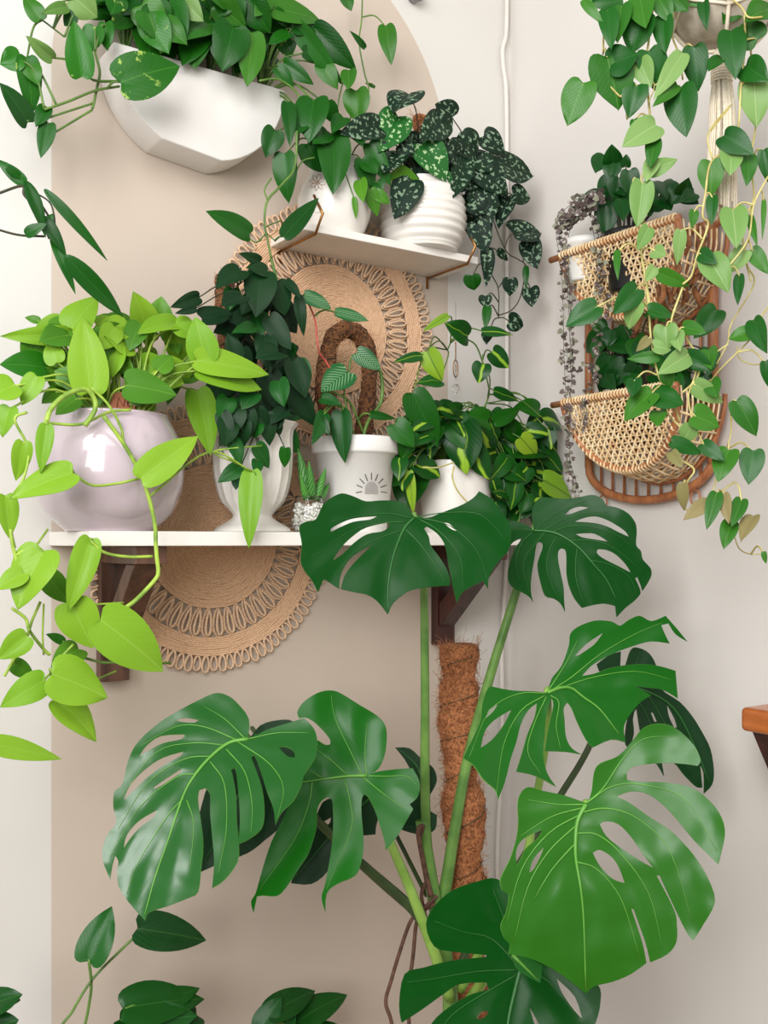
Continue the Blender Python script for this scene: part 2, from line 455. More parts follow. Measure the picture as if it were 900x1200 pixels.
def monstera(root, outline, holes, veins, o, k, Z0, gx=0, gy=-.3, cx=.0, cy=.0, mat='mon', vmat='mvein', quilt=.045, vr=1.0, step_=6):
    T = lambda L_: [V((o[0]+x/k, o[1]+y/k)) for x, y in L_]
    out = crotate(T(outline)); hs = [crotate(T(h)) for h in holes]; vn = [cat([V((p.x, p.y, 0)) for p in T(v)], 4) for v in veins]
    vn = [[V((p.x, p.y)) for p in v] for v in vn]
    base = vn[0][0]; tip = vn[0][-1]
    mid = vn[0]; Lm = sum((mid[i+1]-mid[i]).length for i in range(len(mid)-1)) 
    xs = [p.x for p in out]; ys = [p.y for p in out]
    size = max(max(xs)-min(xs), max(ys)-min(ys))
    pts = []; edges = []
    for lp in [out]+hs:
        s0 = len(pts); pts += lp
        edges += [(s0+i, s0+(i+1) % len(lp)) for i in range(len(lp))]
    nb = len(pts); bedge = [(pts[a], pts[b]) for a, b in edges]
    y = min(ys)+2; row = 0
    while y < max(ys):
        x = min(xs)+2+(row % 2)*step_/2
        while x < max(xs):
            p = V((x, y))
            if inside(p, out) and not any(inside(p, h) for h in hs):
                if min(segdist(p, a, b) for a, b in bedge) > step_*.35: pts.append(p)
            x += step_
        y += step_*.87; row += 1
    r = geometry.delaunay_2d_cdt(pts, edges, [], 0, 1e-4)
    vs2, fs2 = r[0], r[2]
    axis = (tip-base).normalized(); perp = V((-axis.y, axis.x))
    def depth(p):
        q = p-base; al = q.dot(axis)/size; ac = q.dot(perp)/size
        z = gx*(p.x-base.x)+gy*(p.y-base.y)+size*(cy*al*abs(al)+cx*ac*ac)
        dv = min(segdist(p, v[i], v[i+1]) for v in vn for i in range(len(v)-1))
        z -= quilt*size*min(1, dv/(size*.07))**1.4*.25
        z += size*.008*noise.noise(V((p.x*.03, p.y*.03, Z0*7)))
        return Z0+z*Z0/F
    def lim(p):
        u = (p.x-450)/F
        return min(D/(CS-u*SN), XC/(u*CS+SN) if u*CS+SN > 0 else 9)-.02
    def to3(p, off=0):
        return P(p.x, p.y, min(depth(p), lim(p))+off)
    mb = MB(); keep = []
    for f in fs2:
        c = (vs2[f[0]]+vs2[f[1]]+vs2[f[2]])/3
        if inside(c, out) and not any(inside(c, h) for h in hs):
            a, b, d_ = (vs2[i] for i in f)
            cr = (b-a).cross(d_-a) if hasattr((b-a), 'cross') else 0
            keep.append(tuple(f) if cr > 0 else tuple(reversed(f)))
    mb.add([to3(p) for p in vs2], keep, 0)
    lf = mb.build('leaf', [mat, vmat], root, solid=.0011, rim=1)
    vb = MB()
    for i, v in enumerate(vn):
        r0 = (.0023 if i == 0 else .0008)*vr; n = len(v)
        ps = [to3(p, -.0006) for p in v if True]
        vb.tube(ps, [r0*(1-.75*j/(n-1)) for j in range(n)], 5)
    vb.build('vein', vmat, lf)
    return to3(base), lf
# ================================================================= THE ROOM
def struct(o): o['kind'] = 'structure'; return o
def slab(name, lo, hi, mat):
    b = MB(); b.box(lo, hi); return struct(b.build(name, mat, smooth=False))
m, nt, b = newmat('back_wall_paint')
tc = N(nt, 'ShaderNodeTexCoord').outputs['Object']
sx = N(nt, 'ShaderNodeSeparateXYZ'); nt.links.new(tc, sx.inputs[0])
dx = math_n(nt, 'ABSOLUTE', math_n(nt, 'SUBTRACT', sx.outputs[0], .703))
dz = math_n(nt, 'MAXIMUM', math_n(nt, 'SUBTRACT', sx.outputs[2], 1.972), 0.0)
dd = math_n(nt, 'SQRT', math_n(nt, 'ADD', math_n(nt, 'MULTIPLY', dx, dx), math_n(nt, 'MULTIPLY', dz, dz)))
mask = math_n(nt, 'LESS_THAN', dd, .327)
f = noise_n(nt, 2.2, 3, tc); g = noise_n(nt, 260, 2, tc)
cw = mixc(nt, step(nt, f, .3, .75), L((219, 216, 210)), L((214, 210, 203)))
cb = mixc(nt, step(nt, f, .3, .75), L((203, 189, 174)), L((197, 182, 166)))
nt.links.new(mixc(nt, mask, cw, cb), b.inputs['Base Color'])
b.inputs['Roughness'].default_value = .7; bump(nt, b, g, .08, .001)
M['backwall'] = m
slab('wall_back', (-1.6, 0, 0), (XC+.12, .12, 2.7), 'backwall')
slab('wall_right', (XC, -3.4, 0), (XC+.12, 0, 2.7), 'wall')
slab('floor', (-1.6, -3.4, -.08), (XC+.12, .12, 0), 'floor')

# ================================================================= SHELVES
SH = 1.364      # top of the lower shelf
sf = thing('wall_shelf', 'long white lower shelf board on two dark wooden brackets, carrying five potted plants', 'shelf', (.37, 0, 1.346))
b = MB(); b.box((.3725, -.17, 1.346), (1.04, -.001, SH)); sharp(b.build('board', 'whitewood', sf, smooth=False))
def wood_bracket(x0, x1, z0, ztop, reach, mat, root, yw=-.001):
    bk = MB()
    bk.box((x0, yw-.018, z0), (x1, yw, ztop))                       # wall post
    bk.box((x0, yw-reach, ztop-.022), (x1, yw-.0185, ztop))         # arm
    a = math.atan2(ztop-.022-(z0+.035), reach-.03)
    y0, zz0 = yw-.019, z0+.03; y1, zz1 = yw-reach+.01, ztop-.0225
    ty = .026
    v = [(x0+.002, y0, zz0), (x0+.002, y0, zz0+ty*1.5), (x0+.002, y1+ty*1.2, zz1), (x0+.002, y1, zz1)]
    w_ = [(x1-.002, p[1], p[2]) for p in v]
    bk.add(v+w_, [(0,1,2,3),(7,6,5,4),(0,4,5,1),(1,5,6,2),(2,6,7,3),(3,7,4,0)])
    return sharp(bk.build('bracket', mat, root, smooth=False))
wood_bracket(.994, 1.030, 1.182, 1.3455, .15, 'darkwood', sf)
wood_bracket(.435, .475, 1.165, 1.3455, .15, 'bracketwood', sf)
us = thing('picture_shelf', 'short white upper shelf board held by two brass hexagonal brackets', 'shelf', (.85, 0, 1.787))
UZ0, UZ1 = 1.7875, 1.799
b = MB(); b.box((.694, -.107, UZ0), (1.008, -.001, UZ1)); sharp(b.build('board', 'whitewood', us, smooth=False))
for x in (.712, .985):
    hx = MB()
    p = [(x, -.004, UZ0-.003), (x, -.108, UZ0-.003), (x, -.128, UZ0+.02), (x, -.104, UZ0+.052), (x, -.06, UZ0+.062)]
    hx.tube([(x, -.004, UZ0+.055)]+p[:4], .0021, 8)
    hx.tube([(x, -.004, UZ0+.055), (x, -.003, UZ0-.02)], .0021, 8)
    hx.build('bracket', 'brass', us)
# shelf on the right wall (only its far corner is in the frame)
rs = thing('wall_shelf', 'honey coloured rounded wooden shelf end on the right wall at the picture edge', 'shelf', (XC, -.75, 1.12))
b = MB(); b.box((XC-.12, -.95, 1.121), (XC-.001, -.5615, 1.150)); o_ = b.build('board', 'orangewood', rs, smooth=False)
md = o_.modifiers.new('b', 'BEVEL'); md.width = .006; md.segments = 4
b = MB()
v = [(XC-.098, -.64, 1.1205), (XC-.072, -.64, 1.1205), (XC-.001, -.64, 1.0), (XC-.001, -.64, .955)]
v = [(p[0]-.006 if p[0] < XC-.01 else p[0], -.594, p[2]) for p in v]
w_ = [(p[0], -.567, p[2]) for p in v]
b.add(v+w_, [(3,2,1,0),(4,5,6,7),(0,1,5,4),(1,2,6,5),(2,3,7,6),(3,0,4,7)])
b.build('bracket', 'darkwood', rs, smooth=False)

# ================================================================= JUTE MATS
def jute_mat(cx, cz, R, label, rot=0):
    t = thing('woven_mat', label, 'placemat', (cx, 0, cz), 'round jute mats on the wall')
    y = -.006
    def ring(mb, r, rr, n=90, jit=.0003):
        ph = rnd.random()*9
        mb.tube([(cx+(r+jit*math.sin(9*a+ph))*math.cos(a), y-.0006*math.sin(23*a+ph), cz+(r+jit*math.sin(9*a+ph))*math.sin(a)) for a in [2*PI*i/n for i in range(n)]], rr, 5, closed=True)
    d = MB(); pitch = .0030; r = .002
    while r < R*.53: ring(d, r, .0019); r += pitch
    d.build('center_disc', 'jute', t)
    d = MB(); r = R*.755
    while r < R*.885: ring(d, r, .0019, 120); r += pitch
    d.build('outer_band', 'jute', t)
    lp = MB(); n = 46
    for i in range(n):
        a = rot+2*PI*i/n; r0, r1 = R*.535, R*.75; w0 = 2*PI*R*.64/n*.5
        for q, yy in ((1.0, -.0045), (.62, -.0085)):
            pts = []
            for k in range(15):
                s_ = 2*PI*k/14-PI/2
                u_ = (math.sin(s_)+1)/2
                rad = r0+(r1-r0)*(u_*(.98 if q == 1 else .86)+(.0 if q == 1 else .07))
                ww = w0*q*(.35+.65*u_**.8)*math.cos(s_)*(1.25 if q == 1 else 1)
                an = a+ww/rad
                pts.append((cx+rad*math.cos(an), yy, cz+rad*math.sin(an)))
            lp.tube(pts, .0019, 5)
    lp.build('loop_ring', 'jute2', t)
    lp = MB(); n = 88
    for i in range(n):
        a = 2*PI*(i+rnd.uniform(-.12, .12))/n; r0, r1 = R*.885, R*(1+rnd.uniform(-.012, .012)); w0 = 2*PI*R*.94/n*.5
        pts = []
        for k in range(11):
            s_ = 2*PI*k/10-PI/2; u_ = (math.sin(s_)+1)/2
            rad = r0+(r1-r0)*u_; an = a+w0*(.55+.5*u_)*math.cos(s_)/rad
            pts.append((cx+rad*math.cos(an), -.005-.002*(i % 2), cz+rad*math.sin(an)))
        lp.tube(pts, .0018, 5)
    lp.build('loop_fringe', 'jute2', t)
q = PY(250, 629, -.006); jute_mat(q.x, q.z, .192, 'round woven jute mat with looped fringe, hung behind and below the lower shelf')
q = PY(390, 386, -.006); jute_mat(q.x, q.z, .189, 'round woven jute mat with looped fringe, hung just under the upper shelf', .05)

# ================================================================= CABLE, HOOK, SUNCATCHER
b = MB()
pts = [(596, -60), (597, 0), (596, 40), (592, 58), (593, 80), (596, 105), (597, 180), (597, 300), (597, 420), (597, 520), (597, 640), (594, 700), (591, 760), (592, 840), (589, 930), (586, 1000), (587, 1100), (586, 1300), (586, 1700)]
b.tube(cat([PY(x-3, y, -.0065) for x, y in pts], 5), .0038, 8)
o_ = b.build('power_cable', 'cable'); tag(o_, 'white cable running down the wall beside the corner', 'cable')
b = MB(); p = PY(483, -2, -.001)
b.tube([p, p+V((0, -.018, 0))], [.009, .012], 12); b.tube([p+V((0,-.018,0)), p+V((0,-.028,-.006)), p+V((0,-.03,.006))], .003, 6)
o_ = b.build('wall_hook', 'metal'); tag(o_, 'small grey metal hook high on the wall at the top edge', 'hook')
sc = thing('suncatcher', 'small crystal suncatcher on a thin chain beside the jute mat', 'ornament', PY(534, 404, -.05))
b = MB(); top = PY(534, 398, -.05)
for i in range(7):
    p = PY(534, 402+i*3, -.05); b.blob(p, .0014, 6, 4, sq=(1, 1, 1.4))
ring = [PY(534, 432, -.05)+V((math.cos(a)*.005, 0, math.sin(a)*.014)) for a in [2*PI*i/20 for i in range(20)]]
b.tube(ring, .0009, 5, closed=True); b.tube([top+V((0,0,.06)), PY(534, 446, -.05)], .0004, 4)
b.build('chain', 'brass', sc)
b = MB(); b.blob(PY(534, 456, -.05), .0085, 8, 6, sq=(.8, .8, 1)); b.blob(PY(534, 432, -.05), .0045, 6, 4, sq=(.7,.7,1.6)); b.build('crystal', 'glass', sc, smooth=False)

# ================================================================= POTS
def pot(root, prof, mat='ceramic', c=(0,0,0), n=64, mod=None, soil=None, name='pot', soilmat='soil'):
    b = MB(); b.lathe(prof, n, V(c), mod); o = b.build(name, mat, root)
    if soil:
        s_ = MB(); r, z = soil
        pr = [(r*q, z+.004*(1-q*q)) for q in (1, .85, .6, .3, 0)]
        s_.lathe(pr, 40, V(c)); s_.build('soil', soilmat, root)
    return o
def prof_smooth(pts, n=5):
    return [(max(p.x, 0), p.y) for p in cat([V((r, z, 0)) for r, z in pts], n)]
def surf(px, py, c, prof, off=.0006):
    d = ray(px, py); t = .8
    while t < 2.2:
        p = CAM+d*t; z = p.z-c[2]
        for i in range(len(prof)-1):
            (r0, z0), (r1, z1) = prof[i], prof[i+1]
            if z1 > z0 and z0 <= z <= z1:
                r = r0+(r1-r0)*(z-z0)/(z1-z0)
                q = V((p.x-c[0], p.y-c[1]))
                if q.length <= r:
                    return p+V((q.x, q.y, 0)).normalized()*off
                break
        t += .0006
    return None
# ---- lavender bowl with neon pothos
c = PY(128, 624, -.105); c = V((c.x, c.y, SH)); R0 = .0925
nt1 = thing('potted_pothos', 'lime green pothos trailing from a glossy round lavender bowl on the lower shelf', 'potted plant', c)
o1 = prof_smooth([(.0, .001), (.048, 0), (.056, .004), (.078, .025), (.090, .055), (.0915, .085), (.086, .115), (.0735, .140), (.0725, .1445), (.069, .1425)], 6)
pot(nt1, o1+[(.068, .12)], 'lav', c, 96, None, (.0685, .131))
# ---- fluted urn
c2 = PY(296, 624, -.1); c2 = V((c2.x, c2.y, SH))
nt2 = thing('potted_philodendron', 'dark velvety philodendron bushing over a white fluted pedestal urn on the lower shelf', 'potted plant', c2)
o2 = prof_smooth([(0, .001), (.048, 0), (.0495, .006), (.036, .014), (.027, .021), (.030, .028), (.044, .044), (.0525, .075), (.0545, .105), (.055, .135), (.0605, .145), (.0615, .149), (.057, .1485)], 5)
def flute(a, z):
    if z < .024: return 1
    k = min(1, (z-.024)/.02)*(1-max(0, (z-.13)/.02)*.75)
    return 1-.045*k*abs(math.cos(a*9))**.6+.0*k
pot(nt2, o2+[(.052, .13)], 'ceramic', c2, 180, flute, (.052, .138))
# ---- sun pot
c3 = PY(416, 624, -.09); c3 = V((c3.x, c3.y, SH))
nt3 = thing('potted_philodendron', 'philodendron on a bent moss pole in a white pot with a small sun drawing', 'potted plant', c3)
o3 = [(0, .001), (.0445, 0), (.046, .002), (.0585, .114), (.0625, .1145), (.0635, .117), (.0638, .136), (.062, .138), (.058, .137), (.057, .125)]
pot(nt3, o3, 'matte_pot', c3, 72, None, (.0565, .128))
po3 = [(.0445, 0), (.046, .002), (.0585, .114), (.0625, .1145)]
mb = MB(); pts = []
for i in range(13):
    a = PI*i/12; pts.append(surf(435-7.5*math.cos(a), 574-9.5*math.sin(a), c3, po3, .0010))
base = [surf(435+7.5-15*i/8, 579, c3, po3, .0010) for i in range(9)]
allp = pts+base; cen = surf(435, 573, c3, po3, .0012)
mb.add([cen]+allp, [(0, i+1, (i+1) % len(allp)+1) for i in range(len(allp))]); mb.build('sun_disc', 'greyink', nt3)
mb = MB()
for i in range(9):
    a = PI*(i)/8-.0
    a = -.12+(PI+.24)*i/8
    x0, y0, x1, y1 = 435-11*math.cos(a), 575-12.5*math.sin(a), 435-18*math.cos(a), 575-(21)*math.sin(a)
    q0, q1 = surf(x0, y0, c3, po3, .0008), surf(x1, y1, c3, po3, .0008)
    if q0 and q1: mb.tube([q0, q1], .0006, 5)
mb.build('sun_rays', 'ink', nt3)
# ---- brasil pot
c4 = PY(534, 624, -.085); c4 = V((c4.x, c4.y, SH))
nt4 = thing('potted_pothos', 'green and lime variegated philodendron in a plain white pot, rightmost on the lower shelf', 'potted plant', c4)
o4 = prof_smooth([(0, .001), (.046, 0), (.050, .004), (.0545, .04), (.0575, .09), (.0585, .110), (.0575, .1125), (.0545, .110)], 4)
pot(nt4, o4+[(.053, .1)], 'ceramic', c4, 64, None, (.053, .103))
# ---- vase on the upper shelf
c5 = PY(392, 283, -.056); c5 = V((c5.x, c5.y, UZ1))
nt5 = thing('potted_philodendron', 'heart leaf philodendron in a white rounded vase with a drawn flower, on the upper shelf', 'potted plant', c5)
o5 = prof_smooth([(0, .001), (.036, 0), (.042, .006), (.0525, .032), (.054, .055), (.046, .08), (.038, .096), (.038, .108), (.041, .114), (.038, .114)], 5)
def dim(a, z): return 1+.02*math.sin(a*5+z*60)*math.sin(z*70)
pot(nt5, o5+[(.034, .1)], 'ceramic', c5, 96, dim, (.036, .105))
mb = MB()
for k in range(8):
    a0 = 2*PI*k/8+.2; pp = []
    for j in range(9):
        s_ = 2*PI*j/8; r_ = 5.7+4.0*math.sin(s_); t_ = 1.9*math.cos(s_)
        x_ = 372.5+r_*math.cos(a0)-t_*math.sin(a0); y_ = 214+r_*math.sin(a0)+t_*math.cos(a0)
        q = surf(x_, y_, c5, o5, .0011)
        if q: pp.append(q)
    mb.tube(pp, .00038, 4)
q = surf(372.5, 214, c5, o5, .001); mb.blob(q, .0016)
pp = [surf(372+4*math.cos(a)*(1), 246-4*math.sin(a)*abs(math.sin(a))**.3, c5, o5, .001) for a in [2*PI*i/12 for i in range(13)]]
mb.tube([p for p in pp if p], .0004, 4)
mb.build('flower_drawing', 'inkbrown', nt5)
# ---- ridged pot
c6 = PY(496, 292, -.074); c6 = V((c6.x, c6.y, UZ1))
nt6 = thing('potted_pothos', 'silver speckled satin pothos cascading from a white ribbed bowl on the upper shelf', 'potted plant', c6)
o6 = prof_smooth([(0, .001), (.046, 0), (.054, .006), (.0645, .03), (.0665, .055), (.063, .08), (.056, .098), (.0555, .104), (.052, .103)], 7)
o6r = [(r*(1+.016*math.sin(z*2*PI/.0125)) if .008 < z < .098 else r, z) for r, z in prof_smooth([(r, z) for r, z in o6], 3)]
pot(nt6, o6r+[(.05, .09)], 'ceramic', c6, 72, None, (.051, .096))
def coir_pole(root, path, r, nf, mat='coir', fmat='fibre', lump=.14, flen=.03, name='moss_pole', rings=True, sides=22):
    c = cat(path, 14); b = MB(); n = len(c); rs = []
    tot = sum((c[i+1]-c[i]).length for i in range(n-1)); acc = 0
    for i in range(n):
        rs.append(r*(1+lump*math.sin(acc/.021)*.6+lump*noise.noise(c[i]*40)))
        if i < n-1: acc += (c[i+1]-c[i]).length
    rs[0] = rs[0]*.9; rs[-1] *= .85
    b.tube(c, rs, sides)
    for v in b.v:
        pass
    bb = []
    for v in b.v:
        k = min(c, key=lambda q: (q-v).length_squared)
        d = v-k
        bb.append(k+d*(1+.16*noise.noise(v*95)+.10*noise.noise(v*260)))
    b.v = bb
    o = b.build(name, mat, root)
    fb = MB()
    for _ in range(nf):
        i = rnd.randrange(n-1); p = c[i].lerp(c[i+1], rnd.random()); t = (c[i+1]-c[i]).normalized()
        u = t.orthogonal().normalized(); w = t.cross(u); a = rnd.random()*2*PI
        nrm = u*math.cos(a)+w*math.sin(a); tg = (-u*math.sin(a)+w*math.cos(a))*rnd.uniform(-1, 1)+t*rnd.uniform(-1, 1)
        p0 = p+nrm*rs[i]*.97; l = rnd.uniform(.3, 1)*flen; tg = tg.normalized()
        bend = (u*rnd.uniform(-1, 1)+w*rnd.uniform(-1, 1)+t*rnd.uniform(-1,1))*l*.3
        p1 = p0+tg*l*.5+nrm*l*rnd.uniform(.02, .12); p2 = p0+tg*l*.9+nrm*l*rnd.uniform(-.1, .3)+bend
        fb.tube([p0, p1, p2], .00028, 3)
    fb.build('fibre', fmat, o)
    if rings:
        rb = MB(); hp_ = []
        for i in range(4, n-3):
            t = (c[i+1]-c[i]).normalized(); u = t.orthogonal().normalized() if abs(t.z) < .5 else (V((1,0,0))-t*t.x).normalized(); w = t.cross(u)
            for j in range(4):
                a = (i+j/4)*.75; hp_.append(c[i].lerp(c[i+1], j/4)+(u*math.cos(a)+w*math.sin(a))*(rs[i]*1.05))
        rb.tube(hp_, .0007, 4); rb.build('twine', 'darkstem', o)
    return o
# ---- glass jar with succulent
c7 = PY(362, 622, -.125); c7 = V((c7.x, c7.y, SH))
nt7 = thing('potted_succulent', 'tiny succulent in a glass jar of white pebbles beside the fluted urn', 'potted plant', c7)
pj = prof_smooth([(0, .0005), (.014, 0), (.021, .006), (.0255, .02), (.024, .034), (.0185, .044), (.0195, .050)], 4)
b = MB(); b.lathe(pj+[(.0182, .050), (.0172, .044), (.0225, .034), (.0238, .02), (.0195, .0075), (0, .0025)], 40, c7); b.build('jar', 'glass', nt7)
b = MB()
for _ in range(420):
    z = rnd.uniform(.005, .038); rr = {0: .018}.get(0) if z < .01 else .0215
    a = rnd.random()*2*PI; q = rr*math.sqrt(rnd.uniform(.45, 1))*(1-max(0, z-.028)*12)
    b.blob(c7+V((q*math.cos(a), q*math.sin(a), z)), rnd.uniform(.0018, .003), 5, 4, sq=(1, 1, .8))
o_ = b.build('pebbles', 'pebble', nt7); o_['kind'] = 'stuff'
for (bx, by, tx, ty, w) in [(362, 585, 349, 525, 15), (366, 585, 362, 540, 12), (370, 586, 382, 548, 12), (359, 586, 352, 556, 9), (374, 586, 386, 566, 10)]:
    p0, p1 = PY(bx, by, c7.y), PY(tx, ty, c7.y-rnd.uniform(-.01, .015)); ax = p1-p0
    b = MB(); ww = w*1.38/F/2; rr = [ww*.75, ww, ww*.9, ww*.62, ww*.3, .0004]
    b.tube([p0+ax*t+V((0, 0, 0)) for t in (0, .2, .45, .7, .88, 1)], rr, 8)
    b.uv = {i: ((i % 8)/8, (i//8)/5) for i in range(len(b.v))}
    b.build('leaf', 'succ', nt7)
# ================================================================= NEON POTHOS
pl = Plant(nt1, ['neon', 'neon_dk', 'gold'], 'neonstem', at=-.12, spread=.03, petr=.0013); pl.lobe = .13
for x, y in ((-.03, 0), (0, 0), (.03, 0), (0, -.03), (-.02, -.04), (.02, -.04)):
    pl.anchors.append(c+V((x, y, .132)))
body = list(pl.anchors)
O8, K8 = (0, 330), 3.4615
pl.leaves([
 (290,215,0,222,75,{'droop':.3}),(290,190,395,60,115),(395,212,530,160,60),(600,195,540,40,110,{'fold':.45}),(720,170,560,205,75),
 (640,190,655,60,110,{'m':1}),(770,300,665,150,125),(640,300,520,348,80),(530,305,420,315,58),(655,330,785,380,52,{'fold':.6}),(600,480,545,575,85),
 (800,440,855,705,118),(215,215,200,335,72),(190,350,0,335,110,{'m':2}),(280,440,190,350,105,{'m':1}),(540,190,390,160,85,{'m':1}),
 (530,270,500,170,85,{'m':1}),(700,350,680,500,85,{'m':1}),(140,240,90,330,90,{'m':1}),(470,230,430,160,80,{'m':1}),(420,200,470,260,75,{'m':1}),
 (160,160,100,145,30,{'m':1}),(230,330,200,240,80),(380,370,300,470,90,{'m':1}),(590,380,660,460,90,{'m':1}),
], O8, K8, d=None)
pl.leaves([(365,445,335,140,152,{'roll':.1}),(510,420,715,460,132,{'m':1,'roll':-.2}),(310,475,225,540,70,{'m':1}),(150,385,88,502,82),(60,420,-40,470,105),(40,510,8,630,75),
 (640,360,700,300,80,{'m':1})], O8, K8, d=.05)
pl.leaves([(540,275,515,160,82),(515,275,708,312,72),(520,300,690,352,70),], (0,300), 2.25, d=.06)
pl.fill([(50,375,200,460,22),(60,420,190,475,16)], (20, 34), [0, 1, 1], (-.03, .04), 1.5)
pl.fill([(60,375,215,445,22)], (30, 44), [0, 0, 1], (-.02, .05), 1.4)
VD = .085
pl.vine([(420,545),(500,655),(560,760),(590,830),(615,920),(630,1000),(632,1075)], .0026, O8, K8, d=VD)
pl.vine([(728,20),(735,130),(742,200),(725,240),(640,330),(580,375)], .0026, (0,620), 4, d=VD+.005)
pl.vine([(200,575),(330,578),(440,530),(530,520)], .0017, O8, K8, d=VD-.02)
pl.vine([(185,585),(205,520),(260,465),(340,435),(380,470),(385,520),(345,585)], .0030, O8, K8, d=VD-.01)
pl.vine([(295,775),(370,825),(470,820),(560,800)], .0016, O8, K8, d=VD)
pl.vine([(370,430),(440,500),(490,590),(500,655)], .0017, O8, K8, d=VD-.01)
pl.leaves([(295,775,38,878,112,{'fold':.2,'roll':.2}),(190,580,165,778,66,{'fold':.5}),(572,800,806,625,132,{'roll':.15,'fold':.2})], O8, K8, d=VD+.01)
# trailing strands on the left
pl.vine([(110,530),(60,560),(115,680),(95,800),(50,880),(45,1000),(60,1080)], .0016, O8, K8, d=.06)
pl.vine([(50,0),(60,80),(85,170),(110,250)], .0020, (0,620), 4, d=.07)
pl.vine([(55,370),(120,420),(140,480),(220,580),(235,580)], .0018, (0,620), 4, d=.07)
pl.vine([(190,340),(150,430),(120,520),(60,620),(20,690)], .0017, (0,620), 4, d=.06)
pl.vine([(205,350),(200,500),(205,590)], .0012, (0,620), 4, d=.05)
pl.vine([(225,0),(160,90)], .0014, (0,620), 4, d=.03)
pl.vine([(580,345),(500,350),(420,355)], .0012, (0,620), 4, d=.06)
pl.vine([(425,55),(490,110),(600,130),(715,128)], .0018, (0,620), 4, d=VD)
pl.vine([(380,600),(480,625),(560,625),(800,628)], .0016, (0,620), 4, d=.04, name='dark_vine', mat='stem')
pl.vine([(345,540),(290,600),(240,680)], .0015, (0,620), 4, d=.07)
pl.vine([(465,700),(545,665)], .0013, (0,620), 4, d=.0)
pl.leaves([(95,650,65,808,75),(22,868,38,1042,82)], O8, K8, d=.06)
pl.leaves([(205,100,80,375,185,{'roll':.3,'td':.0}),(110,205,-20,285,90,{'m':0}),(425,45,318,388,125,{'roll':-.2}),(215,215,330,350,110,{'m':1,'d':.03}),
 (335,345,435,560,185,{'roll':.25,'td':.0,'d':.07}),(470,425,770,668,235,{'roll':0,'d':.11,'fold':.15,'td':.0}),(245,680,505,790,210,{'roll':-.1,'d':.1,'fold':.12}),
 (265,800,455,995,130,{'d':.07}),(125,500,-10,610,112,{'d':.09}),(210,708,0,835,130,{'d':.08}),(60,625,160,700,75,{'m':1,'d':.05}),
 (-70,1000,290,1078,95,{'d':.1,'nostem':True}),(370,565,240,645,110,{'m':1,'d':.04}),(300,530,215,492,42,{'m':2,'d':.02})], (0,620), 4, d=.08)
pl.leaves([(665,565,656,772,62,{'nostem':False,'fold':.3,'roll':.1})], (0,300), 2.25, d=.065)
pl.vine([(690,500),(565,515),(620,545),(665,568)], .0011, (0,300), 2.25, d=.06)
pl.done()
# tag standing in the soil
mb = MB(); tp = [V((0,0,0))]
p0 = PY(145, 476, -.125)
tg = thing('plant_tag', 'small terracotta plant marker with handwritten letters stuck in the lavender bowl', 'plant marker', p0)
out = [(-16,14),(-16,2),(-14,-8),(0,-11),(12,-9),(16,-2),(15,14)]
mb.add([PY(143+x, 470+y, -.150) for x, y in out]+[PY(143+x, 470+y, -.146) for x, y in out], [tuple(range(7)), tuple(range(13, 6, -1))]+[(i, (i+1) % 7, (i+1) % 7+7, i+7) for i in range(7)])
mb.build('marker', 'terracotta', tg, smooth=False)
mb = MB()
for st in ([(137,477),(139,466),(145,476),(147,465)], [(149,473),(154,471),(152,468),(149,471),(150,476),(155,476)]):
    mb.tube([PY(x, y, -.1508) for x, y in st], .0005, 4)
mb.build('lettering', 'ink', tg)

# ================================================================= DARK PHILODENDRON IN URN
pl = Plant(nt2, ['micans', 'micans_lt', 'philo'], 'darkstem', at=-.11, spread=.02, petr=.0008)
for x, y in ((-.02, 0), (.02, 0), (0, -.02)): pl.anchors.append(c2+V((x, y, .14)))
pole = [c2+V((-.012, .02, .13)), PY(268, 440, -.07), PY(266, 380, -.065), PY(262, 322, -.065)]
coir_pole(nt2, pole, .014, 160, 'moss', 'fibre', flen=.03)
pl.anchors += cat([c2+V((0, 0, .14)), PY(300, 450, -.09), PY(290, 380, -.09), PY(278, 335, -.085)], 5)
pl.anchors += cat([PY(300, 450, -.1), PY(325, 400, -.1), PY(330, 350, -.1)], 4)
pl.stems.tube(cat([c2+V((0, 0, .14)), PY(300, 450, -.09), PY(290, 380, -.09), PY(278, 335, -.085)], 5), .002, 6)
pl.stems.tube(cat([PY(300, 450, -.1), PY(325, 400, -.1), PY(330, 350, -.1)], 4), .0016, 6)
O6, K6 = (200, 280), 3.0
pl.fill([(265,400,350,470,34),(262,330,335,400,18),(275,460,335,505,16)], (24, 38), [0, 0, 0, 1], (-.02, .02), .8)
pl.leaves([(320,120,300,275,110),(245,110,160,172,70),(315,80,240,50,38),(340,115,265,100,45),(100,205,0,240,52),(370,155,402,272,78,{'m':0}),(345,275,425,392,74),
 (430,430,475,562,82),(110,280,215,262,68),(295,310,215,330,42,{'m':1}),(225,300,270,250,58),(330,340,352,472,78),(450,200,468,342,42),(405,145,460,215,32),
 (420,515,510,660,84),(340,470,372,600,92)], O6, K6, d=.03)
